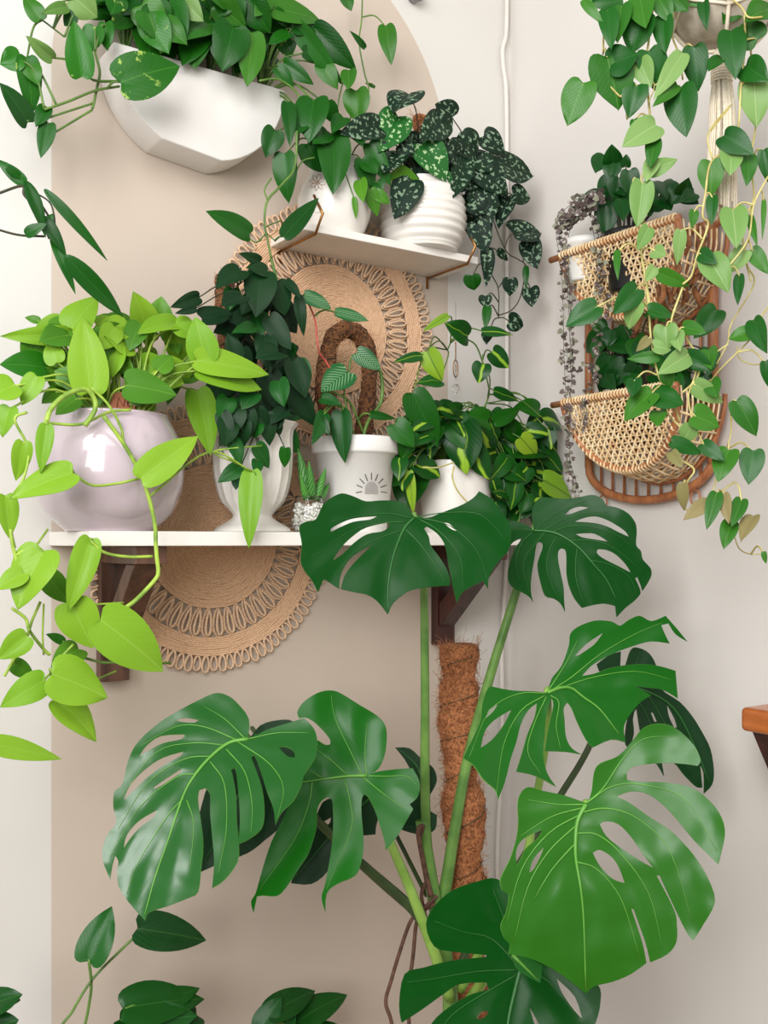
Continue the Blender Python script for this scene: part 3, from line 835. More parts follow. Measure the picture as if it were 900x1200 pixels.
pl.leaves([(335,615,348,728,64),(215,700,245,802,52,{'m':1}),(300,725,345,806,55,{'m':1}),(405,735,400,804,42,{'m':2}),(305,780,300,830,42,{'m':1}),
 (250,800,165,856,58,{'m':1}),(232,845,230,882,32),(380,620,365,680,50),(400,600,350,650,50),(200,560,170,640,70,{'m':1}),(180,610,215,720,60),(260,600,280,700,75),(300,600,330,690,75),
 (380,500,400,590,70,{'m':1}),(290,540,250,600,70,{'m':1}),(230,420,200,330,60),(380,400,300,420,70),(250,200,180,235,60),(90,245,15,262,28),(200,640,190,730,75),(255,640,250,735,70),(230,600,215,690,80),(310,650,290,700,50,{'m':1}),(370,640,385,690,40),(270,560,330,640,70)], O6, K6, d=.062)
pl.leaves([(300,200,250,270,60)], O6, K6, d=.03)
pl.vine([(240,650),(180,740),(250,800)], .0008, O6, K6, d=.05)
pl.done()

# ================================================================= SUN POT PLANT
pl = Plant(nt3, ['micans_lt', 'striped', 'philo'], 'stem', at=-.10, spread=.02, petr=.0013)
for x, y in ((-.01, 0), (.02, -.01)): pl.anchors.append(c3+V((x, y, .128)))
coir_pole(nt3, [c3+V((.018, .01, .125)), PY(433, 440, -.075), PY(427, 402, -.075), PY(408, 386, -.075), PY(390, 396, -.075), PY(383, 425, -.08), PY(381, 470, -.085), c3+V((-.03, 0, .127))], .0125, 500, 'moss', 'fibre', lump=.12, flen=.022)
pl.vine([(675,700),(695,640),(740,570),(738,470),(700,440)], .0028, O6, K6, d=.02)
pl.vine([(650,705),(620,600),(610,520),(625,470)], .0015, O6, K6, d=.03)
pl.vine([(680,690),(640,590),(615,560)], .0018, O6, K6, d=.02)
pl.vine([(560,455),(545,430),(520,390),(510,300),(495,250),(470,200)], .0014, O6, K6, d=.03, name='red_stem', mat='redstem')
pl.leaves([(620,470,528,538,92,{'m':1,'fold':.2}),(600,605,612,788,76,{'m':0}),(655,400,740,460,64,{'m':1}),(470,200,566,245,50,{'m':1}),(580,258,698,288,40,{'m':1}),
 (530,560,600,582,40,{'m':0}),(540,612,498,722,52,{'m':0}),(520,630,560,690,45,{'m':2}),(700,615,790,632,30,{'m':2})], O6, K6, d=.04)
pl.done()

# ================================================================= BRASIL
pl = Plant(nt4, ['brasil', 'brasil_lt', 'philo'], 'stem', at=-.10, spread=.03, petr=.0010)
for x, y in ((-.02, 0), (.03, 0), (0, -.03)): pl.anchors.append(c4+V((x, y, .105)))
O7, K7 = (330, 330), 2.5714
pl.vine([(600,470),(605,395),(625,340),(615,280),(590,200),(560,175),(520,170),(500,205)], .0013, O7, K7, d=.0)
pl.vine([(610,400),(628,300),(605,240)], .0011, O7, K7, d=.01)
pl.fill([(505,480,555,515,16),(575,480,640,590,56),(585,540,628,600,18),(480,480,520,520,8),(455,520,492,560,8)], (22, 36), [0, 0, 0, 2], (-.01, .05), .8)
pl.leaves([(560,165,492,125,65,{'m':0}),(502,102,425,150,24,{'m':1}),(420,225,337,242,30),(440,212,485,300,65,{'m':1}),(480,300,408,306,40),(605,250,592,306,58),(635,212,684,260,57),
 (605,150,697,160,28),(640,330,713,358,36),(395,335,472,500,92,{'m':2}),(545,430,556,582,118),(450,460,362,496,46),(640,425,720,382,48,{'m':2}),(800,443,812,506,52,{'m':0}),
 (720,470,770,528,60,{'m':1}),(680,530,630,602,54),(575,500,627,597,72),(385,570,398,702,32,{'m':1}),(400,570,370,692,112,{'m':2,'d':.0}),(790,600,874,652,66,{'m':1}),
 (340,430,400,500,70,{'m':2}),(620,420,560,400,60,{'m':2}),(480,380,560,410,50),(640,600,655,650,40),(540,390,500,370,40,{'m':2}),(620,500,590,430,70),(700,600,690,690,60),(740,560,700,620,60),(740,640,720,700,50,{'m':2})], O7, K7, d=.05)
pl.vine([(520,555),(515,590),(530,630),(562,668)], .0014, O7, K7, d=.055, name='pale_stem', mat='palestem')
pl.vine([(425,560),(470,560),(520,545)], .0011, O7, K7, d=.055, name='pale_stem', mat='palestem')
for q in ([(575,500),(600,560),(615,600)], [(590,500),(625,520),(640,560)], [(600,520),(610,590),(606,620),(600,660)]): pl.vine(q, .0010, d=.04)
pl.done()

# ================================================================= VASE PHILODENDRON + TALL VINE
pl = Plant(nt5, ['philo', 'philo_lt', 'hang'], 'stem', at=-.075, spread=.02, petr=.0010)
pl.anchors += [c5+V((0, 0, .108)), c5+V((.015, -.01, .108)), c5+V((-.015, -.01, .108))]
OC, KC = (300, 80), 4.5
pl.leaves([(270,400,345,548,135),(400,345,410,662,168),(165,180,180,412,72,{'m':0}),(100,330,50,470,112,{'m':0}),(150,450,172,712,120,{'m':0}),(530,120,540,292,128,{'m':2}),(490,12,488,112,78,{'m':2}),
 (730,540,896,670,102,{'m':1}),(595,395,712,622,92),(560,480,612,642,102),(550,590,568,706,70,{'m':1}),(600,640,640,782,72,{'m':1}),(630,660,705,714,62,{'m':1}),(518,680,528,797,30,{'m':1}),
 (380,340,300,400,90),(260,280,210,350,70),(520,330,560,410,90),(640,600,670,640,70),(460,260,400,340,80),(580,500,640,560,80)], OC, KC, d=.04)
pl.vine([(425,-30),(424,20),(421,50),(427,85),(432,108),(420,135),(405,160),(395,190)], .0013, d=-.03)
pl.leaves([(830,118,856,296,76,{'m':2}),(640,-30,672,50,56,{'m':2})], (240,0), 3.913, d=-.02)
pl.leaves([(735,220,665,140,26),(780,400,735,380,14)], (240,0), 3.913, d=-.03)
pl.done()

# ================================================================= SATIN POTHOS
pl = Plant(nt6, ['satin', 'satin_lt', 'philo'], 'darkstem', at=-.09, spread=.02, petr=.0009)
pl.anchors += [c6+V((x, y, .096)) for x, y in ((0, 0), (.02, -.02), (-.02, -.02), (.035, 0))]
O2, K2 = (300, 0), 2.3684
coir_pole(nt6, [c6+V((-.005, .012, .09)), PY(493, 175, -.06), PY(492, 136, -.06)], .0125, 200, flen=.02)
pl.fill([(475,160,560,205,22),(540,190,580,250,14)], (22, 34), [0], (-.01, .02), .9)
pl.vine([(600,520),(640,640),(645,740),(672,800),(673,882)], .0010, O2, K2, d=.02)
pl.vine([(640,560),(690,690),(728,720),(747,740),(735,820),(710,860),(672,876)], .0010, O2, K2, d=.02)
pl.leaves([(428,262,382,312,66),(395,325,340,424,90,{'m':1}),(345,350,232,370,66),(520,335,455,388,78),(545,325,498,288,62),(462,400,528,502,80,{'m':1}),(430,500,385,608,84),(500,480,540,553,62,{'m':1}),
 (580,440,545,552,62),(570,385,615,442,64),(632,378,690,425,55),(660,452,770,489,70),(612,460,700,542,72),(620,512,640,642,80),(702,545,672,634,50),(715,540,762,551,48),(612,620,640,702,64),(640,690,640,794,38),
 (715,648,792,646,60),(757,670,781,747,60),(670,695,700,724,22),(705,775,704,822,42),(762,800,766,852,48),(750,740,750,802,18,{'m':2}),(637,822,637,854,36),(642,850,636,915,26,{'m':2}),(702,892,742,905,50),
 (600,765,605,806,48,{'m':2}),(400,400,440,420,50),(340,400,350,470,50),(400,430,350,480,50),(560,440,520,400,60),(600,560,640,590,60),(620,440,650,480,55),(648,920,640,955,34)], O2, K2, d=.03)
pl.done()

# ================================================================= WALL PLANTER + GOLDEN POTHOS
sC, ZT, RP = .563, 1.998, .1255
wp = thing('wall_planter', 'golden pothos in a white half round wall planter at the upper left', 'potted plant', (sC, 0, ZT-RP))
out = [(-RP, 0)]
for a in [180+i*(62/10) for i in range(1, 11)]: out.append((RP*math.cos(math.radians(a)), RP*math.sin(math.radians(a))))
for a in [283+i*(77/12) for i in range(0, 13)]: out.append((RP*math.cos(math.radians(a)), RP*math.sin(math.radians(a))))
nO = len(out); b = MB(); vs = []
inn = [(x*.93, min(z*.93, 0)) for x, z in out]
y0, y1 = -.062, -.001
for (L_, y) in ((out, y0), (out, y1), (inn, y0+.007), (inn, y1-.007)):
    vs += [(sC+x, y, ZT+z) for x, z in L_]
fs = [tuple(range(nO)), tuple(range(2*nO-1, nO-1, -1)), tuple(range(3*nO-1, 2*nO-1, -1)), tuple(range(3*nO, 4*nO))]
for i in range(nO-1):
    fs += [(i+1, i, nO+i, nO+i+1), (2*nO+i, 2*nO+i+1, 3*nO+i+1, 3*nO+i)]
e = nO-1
fs += [(0, e, 2*nO+e, 2*nO), (nO+e, nO, 3*nO, 3*nO+e), (0, 2*nO, 3*nO, nO), (e, nO+e, 3*nO+e, 2*nO+e)]
b.add(vs, fs); o_ = b.build('pot', 'plaster', wp, smooth=True)
md = o_.modifiers.new('b', 'BEVEL'); md.width = .0025; md.segments = 3; md.limit_method = 'ANGLE'; md.angle_limit = math.radians(20)
es = o_.modifiers.new('e', 'EDGE_SPLIT'); es.split_angle = math.radians(22)
b = MB(); b.box((sC-RP*.9, y0+.008, ZT-.03), (sC+RP*.9, y1-.008, ZT-.012)); b.build('soil', 'soil', wp, smooth=False)
pl = Plant(wp, ['gold', 'pale', 'philo', 'hang'], 'stem', at=-.05, spread=.03, petr=.0013); pl.lobe = .17
pl.anchors += [V((sC+x, -.035, ZT-.005)) for x in (-.1, -.06, -.02, .02, .06, .1)]
pl.fill([(150,-15,330,50,22)], (34, 50), [0, 2, 3], (-.01, .05), .7)
for x0 in range(125, 325, 20):
    yb = 48+.285*(x0-133)
    pl.fill([(x0, yb-62, x0+20, yb-30, 6), (x0, -30, x0+20, max(-10, yb-62), 3+(x0-125)//40)], (22, 36), [0, 2, 2], (-.025, .02), .9)
OA, KA = (0, 0), 3.4615
pl.vine([(385,210),(405,290),(395,350),(380,420),(375,440)], .0018, OA, KA, d=.04)
pl.vine([(375,445),(300,490),(195,553)], .0014, OA, KA, d=.04)
pl.vine([(380,418),(280,450),(165,488)], .0014, OA, KA, d=.04)
pl.vine([(485,350),(385,368),(280,410),(180,445)], .0016, OA, KA, d=.045)
pl.vine([(350,210),(345,280),(380,325),(485,330)], .0018, OA, KA, d=.045)
pl.vine([(262,150),(170,80)], .0012, OA, KA, d=.03)
pl.leaves([(330,312,300,80,98,{'d':.06,'roll':.1}),(490,335,732,265,158,{'d':.07,'roll':0,'fold':.15}),(300,-10,395,72,110,{'m':1}),(108,232,130,468,84),(80,235,0,262,80),(120,262,155,348,66,{'m':3}),
 (212,238,105,145,52,{'m':1,'fold':.5}),(112,497,0,335,74,{'m':2}),(198,500,165,642,62,{'m':2}),(188,435,145,515,54,{'m':2}),(165,80,95,-20,62,{'m':3}),(270,30,170,55,42,{'m':1}),
 (385,110,372,212,75),(430,95,436,207,58),(600,50,640,168,104,{'m':3}),(650,90,760,182,84,{'m':3}),(720,-15,826,87,94,{'m':1}),(300,60,260,105,50,{'m':2}),(480,-10,450,60,80),(880,100,895,280,70,{'m':2})], OA, KA, d=.04)
OB, KB = (240, 0), 3.913
pl.leaves([(130,125,80,328,152,{'m':2,'d':.05}),(215,150,195,397,118,{'m':3,'d':.05}),(300,40,532,96,92,{'m':3}),(285,-5,230,76,72,{'m':3}),(500,130,696,322,112,{'m':2,'roll':.3}),(410,110,636,392,84,{'m':2}),
 (400,130,560,120,70,{'m':2}),(535,290,610,410,80,{'m':3}),(450,240,536,276,52,{'m':2}),(360,290,500,388,68,{'m':2}),(330,310,408,408,58,{'m':2}),(385,150,290,205,48,{'m':2}),(320,48,390,128,50,{'m':2}),
 (60,20,190,130,110,{'m':3}),(500,458,478,652,142,{'m':2,'d':.07}),(560,475,606,572,70,{'m':2}),(420,490,400,550,50,{'m':2}),(440,570,425,620,40,{'m':2}),(100,0,60,80,80,{'m':2})], OB, KB, d=.04)
# a long strand that hangs from the planter to below the upper shelf
pl.vine([(250,370),(340,365),(430,440),(432,560),(430,640),(420,700)], .0015, OB, KB, d=.055)
pl.vine([(185,500),(200,560),(245,490),(310,470)], .0011, (300,80), KC, d=.07)
pl.vine([(215,330),(205,520),(140,610),(60,700),(45,820),(60,900),(80,1000)], .0017, (300,80), KC, d=.08)
pl.vine([(60,690),(45,640),(80,580)], .0012, (300,80), KC, d=.08)
pl.vine([(322,282),(310,268),(330,258)], .0009, d=.08)
pl.vine([(575,548),(600,568),(625,545)], .0010, (0,0), 2, d=.08)
pl.leaves([(145,890,332,682,94,{'d':.1,'m':2,'roll':.1})], OC, KC)
pl.leaves([(585,548,484,494,46,{'m':2})], (0, 0), 2, d=.08)
pl.vine([(80,1000),(100,1080),(120,1150)], .0022, (300,80), KC, d=.07)
pl.done()

# ================================================================= DARK STRANDS AT THE LEFT EDGE
q = PY(-70, 240, -.22)
dv = thing('trailing_vine', 'long dark drooping philodendron strands reaching in from the left picture edge', 'trailing vine', q)
pl = Plant(dv, ['philo', 'micans_lt'], 'darkstem', at=-.2, spread=.01, petr=.0012)
pl.vine([(-80,238),(-20,232),(24,218),(28,228),(38,240),(50,262),(58,280)], .0015)
pl.vine([(-80,250),(-20,264),(20,275),(52,277)], .0013)
pl.leaves([(30,215,-5,186,14),(8,196,30,212,10),(52,222,126,305,15,{'d':.02,'style':'long'}),(30,212,54,278,17,{'style':'long'}),(52,270,62,250,12),(60,278,89,345,14,{'style':'long'}),(76,300,145,372,28,{'d':.02,'style':'long'}),(50,255,78,300,14),
  (30,275,55,262,12)], d=.0, nostem=True, lobe=.04)
pl.vine([(28,218),(55,250),(78,302)], .0014); pl.vine([(40,225),(60,240),(66,275)], .0010)
pl.done()
# ================================================================= MONSTERA
MB0 = P(520, 1230, 1.33)
mroot = thing('potted_monstera', 'big monstera with glossy split leaves standing in the corner in front of both walls', 'potted plant', (MB0.x, MB0.y, 0))
b = MB(); pc = (MB0.x, MB0.y, 0)
b.lathe([(0, .002), (.09, 0), (.095, .01), (.12, .27), (.125, .275), (.125, .3), (.113, .3), (.11, .28)], 64, pc); b.build('pot', 'bowl', mroot)
b = MB(); b.lathe([(.1105, .278), (.06, .283), (0, .285)], 40, pc); b.build('soil', 'soil', mroot)
top7 = (340, 560); k7 = 3.2143
PZ = 1.40   # depth of the stems
nodes = {}
b1, l = monstera(mroot, [(468,145),(440,105),(400,87),(340,85),(285,88),(240,70),(195,58),(155,75),(125,100),(98,155),(60,165),(35,185),(45,250),(40,310),(55,350),(85,390),(105,430),(128,380),(115,372),(150,395),(185,418),(188,380),(205,335),(240,292),(312,250),(270,290),(232,330),(205,370),(190,418),
 (240,430),(290,440),(330,465),(368,515),(390,470),(440,430),(490,415),(550,408),(600,405),(602,380),(588,340),(560,295),(530,255),(522,220),(503,190),(515,182),(550,205),(578,240),(590,280),(597,330),(605,370),(615,420),(628,470),(650,430),(690,405),(728,388),(745,418),(750,370),(780,320),(820,275),(830,240),(832,190),(820,160),(790,120),(760,80),(712,50),(690,75),(650,100),(600,120),(560,135),(520,150)],
 [[(155,190),(200,165),(250,150),(330,143),(300,157),(240,165),(190,185),(155,203)], [(162,310),(190,265),(235,220),(290,185),(372,167),(372,185),(345,202),(290,212),(240,245),(200,285)], [(577,167),(600,172),(628,200),(605,192)]],
 [[(468,150),(430,190),(400,260),(380,330),(368,420),(368,500)],[(455,152),(380,135),(280,140),(150,165)],[(440,165),(330,172),(220,205),(80,300)],[(425,195),(330,230),(240,280),(150,385)],[(430,190),(490,250),(545,330),(585,395)],[(475,150),(560,200),(640,300),(650,420)],[(480,148),(600,180),(700,270),(745,390)],[(480,146),(600,130),(720,140),(810,230)]],
 top7, k7, 1.20, gx=.12, gy=-.55, cx=-.35, cy=.25, mat='mon_dk', vmat='mvein_dk')
b2, l = monstera(mroot, [(205,232),(185,215),(150,195),(85,180),(70,200),(75,260),(72,325),(100,290),(148,270),(110,320),(85,380),(70,440),(72,500),(100,535),(140,555),(180,580),(203,610),(190,560),(192,480),(205,400),(215,330),(222,300),(235,292),(250,300),(250,330),(235,370),(225,420),(240,500),(265,575),(310,590),(345,615),(370,660),(365,600),(362,530),(345,450),(333,380),(335,340),(350,325),(372,335),(378,380),(378,450),(390,520),(420,590),(460,640),(520,625),(580,618),(635,630),(642,690),(690,640),(740,600),(768,562),(758,525),(740,485),(752,478),(768,520),(777,552),(800,520),(825,470),(820,430),(780,385),(770,340),(745,310),(748,240),(740,190),(700,140),(640,110),(590,100),(570,70),(540,50),(500,45),(430,60),(370,65),(300,60),(240,60),(210,90),(195,130),(200,180)],
 [[(365,150),(400,120),(450,105),(495,112),(440,130),(400,145)],[(420,185),(470,165),(530,157),(590,175),(650,210),(690,240),(705,265),(650,240),(590,210),(520,192)],[(425,250),(470,246),(530,250),(595,290),(530,280),(460,268)],[(535,345),(545,330),(590,335),(640,360),(690,410),(718,455),(650,420),(590,390),(550,365)]],
 [[(205,235),(260,235),(330,250),(400,290),(460,340),(520,410),(590,495),(640,600)],[(215,230),(260,185),(350,130),(480,75)],[(250,235),(350,180),(480,140),(600,135)],[(300,240),(400,208),(520,215),(650,260),(740,340)],[(390,285),(500,285),(600,310),(700,380),(790,460)],[(500,390),(600,410),(700,470),(750,560)],[(200,240),(140,300),(110,400),(130,500)],[(262,240),(240,270),(150,400),(180,560)],[(325,262),(285,340),(275,450),(330,590)],[(435,320),(425,400),(430,500),(470,620)],[(205,235),(150,225),(90,230)]],
 (580,570), 4.5, 1.30, gx=-.10, gy=-.5, cx=-.3, cy=.25, mat='mon_dk', vmat='mvein_dk')
b3, l = monstera(mroot, [(335,335),(280,330),(220,328),(170,320),(135,312),(120,330),(105,380),(100,430),(75,490),(38,565),(75,590),(110,640),(150,675),(162,710),(185,650),(205,570),(225,510),(240,450),(265,400),(298,372),(290,420),(265,480),(245,550),(225,612),(270,620),(310,635),(365,665),(335,620),(320,560),(325,480),(330,420),(348,352),(356,380),(340,450),(325,540),(400,543),(455,552),(420,530),(400,490),(395,430),(392,390),(405,370),(420,390),(440,440),(470,500),(495,528),(560,500),(610,510),(603,460),(620,420),(660,370),(700,345),(665,325),(640,312),(690,318),(740,325),(793,355),(785,258),(720,240),(650,235),(560,248),(500,268),(457,276),(480,250),(502,232),(560,200),(640,170),(700,155),(765,163),(748,130),(735,98),(760,92),(785,130),(828,157),(790,110),(750,65),(700,84),(660,65),(620,80),(590,100),(560,85),(500,82),(440,105),(415,130),(410,170),(385,240),(350,285)],
 [[(432,205),(470,165),(530,125),(500,165),(450,200)],[(118,425),(130,395),(160,375),(145,400)],[(100,530),(115,470),(150,430),(208,395),(180,450),(140,500)]],
 [[(335,335),(380,318),(420,320),(460,350),(520,395),(585,480)],[(338,333),(420,280),(520,200),(640,130),(740,88)],[(345,333),(480,285),(640,260),(775,290)],[(330,337),(230,340),(130,400),(60,560)],[(325,345),(240,400),(180,520),(155,690)],[(330,350),(290,440),(265,540),(310,620)],[(345,345),(375,370),(365,450),(380,530)],[(336,330),(400,230),(440,150)]],
 (530,700), 3.0, 1.16, gx=.15, gy=-.45, cx=-.45, cy=.2, mat='mon', vmat='mvein')
b4, l = monstera(mroot, [(540,290),(512,330),(503,400),(515,418),(528,380),(525,330),(535,310),(545,370),(560,420),(590,460),(612,497),(605,455),(640,460),(665,490),(700,525),(718,528),(712,465),(722,490),(722,545),(745,520),(750,480),(740,420),(715,370),(690,330),(655,290),(600,250),(590,190),(570,155),(540,140),(520,145),(505,188),(490,190),(492,150),(460,160),(425,185),(440,215),(500,250)],
 [[(575,320),(585,345),(592,345),(582,322)],[(620,298),(640,335),(648,360),(640,362),(625,330)]],
 [[(480,240),(560,260),(640,310),(700,420),(735,510)],[(500,245),(560,320),(600,440)],[(560,260),(620,360),(690,490)],[(500,240),(530,190),(545,150)],[(520,262),(530,300),(515,390)]],
 (520,700), 2.3684, 1.30, gx=.2, gy=-.3, cx=-.3, mat='mon_bk', vmat='mvein_dk')
b5, l = monstera(mroot, [(418,342),(340,315),(270,300),(225,288),(200,305),(188,340),(190,400),(185,450),(165,520),(140,570),(130,600),(138,630),(158,645),(150,700),(132,745),(142,785),(162,808),(158,838),(220,850),(290,880),(350,920),(412,968),(440,945),(500,930),(560,905),(612,868),(598,800),(562,690),(569,690),(608,800),(624,866),(680,840),(710,800),(712,740),(703,692),(645,580),(655,580),(735,750),(765,795),(800,740),(838,665),(815,590),(780,530),(740,480),(690,430),(620,385),(560,342),(513,318),(560,302),(610,308),(660,340),(710,392),(770,465),(848,543),(862,490),(870,430),(850,370),(800,315),(745,285),(670,272),(600,270),(548,264),(548,240),(570,220),(620,212),(680,208),(740,212),(780,218),(790,200),(775,160),(740,120),(690,85),(640,80),(600,95),(570,130),(520,185),(460,210),(440,240),(432,300)],
 [[(458,410),(480,400),(520,410),(560,450),(600,510),(635,555),(590,530),(530,490),(480,450)],[(435,505),(460,495),(500,520),(525,560),(540,605),(500,590),(460,550)],[(182,500),(185,550),(200,520),(215,490),(250,460),(270,430),(240,440),(200,465)],[(225,570),(240,525),(275,485),(262,520),(240,560)]],
 [[(412,345),(385,400),(378,470),(380,530),(395,620),(405,730),(412,955)],[(418,338),(470,290),(530,200),(600,130),(700,120)],[(415,340),(500,285),(600,280),(740,330),(845,500)],[(395,372),(480,358),(580,390),(690,500),(765,740)],[(385,440),(450,445),(530,510),(620,640),(665,820)],[(385,535),(450,560),(530,660),(590,850)],[(412,345),(320,345),(220,330)],[(408,355),(300,385),(195,450)],[(400,375),(290,440),(200,560),(150,740)],[(385,410),(290,500),(220,620),(175,800)],[(380,470),(300,560),(240,660)]],
 (540,820), 2.8125, 1.03, gx=.0, gy=-.35, cx=-.35, cy=.3, mat='mon_lt', vmat='mvein', vr=1.15)
_, l = monstera(mroot, [(165,835),(175,870),(190,892),(225,915),(262,934),(268,880),(262,872),(215,848)], [], [[(170,840),(255,925)]], (540,820), 2.8125, 1.06, mat='mon', quilt=.02)
b6, l = monstera(mroot, [(378,340),(400,290),(450,245),(520,220),(575,213),(620,260),(680,350),(760,420),(850,500),(862,550),(845,620),(800,700),(740,760),(660,800),(600,760),(560,720),(530,760),(470,700),(400,720),(388,650),(395,612),(440,570),(500,535),(552,520),(545,500),(470,505),(430,530),(360,580),(310,612),(303,560),(318,478),(370,460),(450,440),(545,430),(545,424),(450,415),(400,400)],
 [[(740,490),(790,540),(810,600),(790,580),(755,530)],[(665,570),(690,616),(700,650),(680,620)],[(515,600),(530,582),(550,580),(545,592),(530,602)]],
 [[(640,460),(622,530),(605,610),(600,700),(600,760)],[(638,465),(520,470),(400,490),(325,500)],[(636,475),(540,530),(450,590),(400,660)],[(642,462),(720,500),(800,600)],[(636,458),(560,380),(480,360),(400,330)],[(638,455),(600,340),(560,235)]],
 (340,940), 2.3684, 1.14, gx=.05, gy=-.4, cx=-.3, mat='mon_dk', vmat='mvein_dk', vr=1.4)
b7, l = monstera(mroot, [(378,178),(380,130),(350,90),(325,72),(295,68),(250,88),(200,115),(160,140),(110,185),(85,230),(70,290),(50,310),(48,350),(55,385),(30,420),(20,470),(40,525),(45,490),(52,465),(60,480),(58,500),(60,540),(85,580),(125,625),(135,605),(180,590),(230,570),(255,555),(262,500),(268,440),(262,380),(255,330),(258,305),(272,300),(285,315),(285,360),(290,420),(295,480),(290,545),(320,525),(352,480),(355,430),(350,380),(348,320),(340,270),(335,255),(345,250),(350,265),(356,330),(358,380),(355,437),(380,425),(410,400),(418,360),(412,300),(395,250),(385,222),(395,220),(410,260),(425,310),(440,350),(445,390),(460,360),(490,330),(510,290),(515,268),(540,230),(548,190),(540,155),(515,128),(480,140),(430,155),(395,172)],
 [[(200,133),(225,128),(257,133),(245,140),(215,138)],[(110,222),(130,195),(165,172),(222,168),(215,180),(170,190),(135,208)],[(72,330),(90,290),(130,250),(170,225),(218,210),(212,222),(170,245),(130,275),(100,305)],[(145,300),(165,285),(215,252),(212,262),(180,285),(155,300)],[(72,450),(80,415),(110,380),(152,355),(148,370),(110,400),(85,430)],[(452,200),(470,198),(490,210),(493,225),(475,222)]],
 [[(378,180),(330,190),(280,230),(240,280),(215,330),(185,420),(150,520),(125,610)],[(370,178),(320,130),(270,100)],[(350,182),(270,150),(200,150),(110,200)],[(320,195),(240,190),(150,215),(62,330)],[(290,222),(220,230),(130,290),(60,400)],[(250,265),(200,275),(110,350),(40,470)],[(220,325),(180,370),(110,480),(80,560)],[(228,330),(245,390),(235,500)],[(285,235),(320,290),(325,400),(305,510)],[(325,205),(370,260),(388,340),(385,410)],[(350,185),(430,240),(465,300),(450,375)],[(378,180),(450,165),(530,165)]],
 (110,780), 2.093, 1.12, gx=.02, gy=-.74, cx=-.2, cy=.22, mat='mon_gl', vmat='mvein')
b8, l = monstera(mroot, [(605,467),(660,430),(690,360),(700,270),(690,210),(650,165),(560,110),(480,60),(430,40),(370,45),(310,75),(270,110),(250,150),(260,180),(290,175),(330,195),(380,240),(415,285),(415,310),(390,312),(355,290),(300,330),(260,420),(245,520),(210,610),(180,680),(120,800),(80,920),(60,990),(40,1060),(18,1100),(30,1157),(48,1072),(80,1068),(150,1070),(200,1020),(260,930),(310,850),(345,730),(350,640),(370,595),(400,575),(425,590),(430,660),(430,740),(420,850),(400,960),(385,1030),(372,1080),(392,1155),(398,1058),(450,1010),(540,970),(570,910),(583,830),(580,740),(572,650),(575,580),(590,562),(610,580),(640,640),(670,730),(690,800),(692,840),(705,830),(760,760),(800,690),(832,635),(815,610),(850,580),(865,540),(862,490),(830,430),(780,432),(700,440),(640,450)],
 [], [[(600,467),(500,470),(380,485),(260,502)],[(600,465),(590,350),(600,200)],[(575,462),(520,350),(440,180),(420,60)],[(500,462),(420,390),(350,335)],[(375,478),(300,435)],[(325,500),(310,600),(240,780),(60,1040)],[(490,490),(515,600),(520,740),(400,1030)],[(585,478),(660,540),(740,600),(800,640)],[(604,468),(700,470),(800,470),(850,520)]],
 (290,800), 4.2857, 1.22, gx=.10, gy=-.35, cx=-.3, cy=.1, mat='mon', vmat='mvein')
b9, l = monstera(mroot, [(292,865),(305,850),(325,844),(345,846),(360,870),(355,900),(335,960),(310,985),(290,1000),(262,1010),(235,1022),(225,1000),(240,930),(260,890)], [], [[(300,860),(285,920),(240,1010)],[(295,880),(320,930),(310,980)]], (0,0), 1, 1.30, gx=.1, gy=-.2, mat='mon_bk', vmat='mvein_dk')
b10, l = monstera(mroot, [(341,1035),(365,1036),(385,1020),(405,985),(440,978),(443,960),(460,920),(430,930),(400,935),(378,940),(365,975),(352,1000)], [[(374,966),(388,958),(386,965),(379,970)]], [[(440,930),(400,965),(345,1030)],[(400,945),(400,990)]], (0,0), 1, 1.34, gx=.1, gy=-.2, mat='mon_bk', vmat='mvein_dk')
b11, l = monstera(mroot, [(463,876),(480,877),(495,890),(508,900),(512,915),(505,930),(495,945),(512,955),(510,972),(495,978),(478,975),(465,970),(475,955),(482,930),(480,900)], [], [[(495,935),(490,900),(466,877)],[(495,940),(495,965),(470,970)]], (0,0), 1, 1.36, gx=.1, gy=-.2, mat='mon_bk', vmat='mvein_dk')
def stalk(pts, r, mat, name='leaf_stalk'):
    mb = MB(); c_ = cat([P(x, y, z) for x, y, z in pts], 8); mb.tube(c_, r, 12); mb.build(name, mat, mroot)
def W(b_, back=.012):
    d = (b_-CAM); z = d.dot(V((SN, CS, 0))); u = d.dot(V((CS, -SN, 0)))/z
    return (450+u*F, HOR-d.z/z*F, z+back)
def B(b_, extra, r, mat): stalk([W(b_, .003), W(b_, .02)]+extra, r, mat)
B(b1, [(494,650,1.27),(497,700,1.29),(498,820,1.31),(498,900,1.33),(500,985,1.35),(508,1060,1.35)], [.0036, .0075], 'petiole')
B(b2, [(606,690,1.34),(575,790,1.35),(548,890,1.36),(530,990,1.36),(522,1040,1.36),(512,1075,1.36)], [.004, .0095], 'petiole')
B(b3, [(641,860,1.2),(626,950,1.22),(612,1020,1.25),(570,1100,1.30),(540,1160,1.33)], [.0038, .006], 'petiole_lt')
B(b4, [(688,880,1.32),(655,935,1.33),(610,1010,1.34),(560,1090,1.34),(535,1140,1.34)], [.0035, .0055], 'petiole_dk')
B(b5, [(680,960,1.10),(655,1030,1.16),(600,1100,1.24),(545,1180,1.33)], [.0042, .007], 'petiole_lt')
B(b6, [(600,1150,1.22),(560,1180,1.30),(530,1240,1.33)], [.005, .008], 'petiole')
B(b7, [(320,905,1.24),(372,962,1.29),(421,1010,1.31),(484,1066,1.33),(512,1110,1.34)], [.004, .0075], 'petiole_dk')
B(b8, [(445,950,1.26),(460,993,1.27),(480,1040,1.29),(503,1100,1.31),(528,1170,1.33)], [.0036, .008], 'petiole_lt')
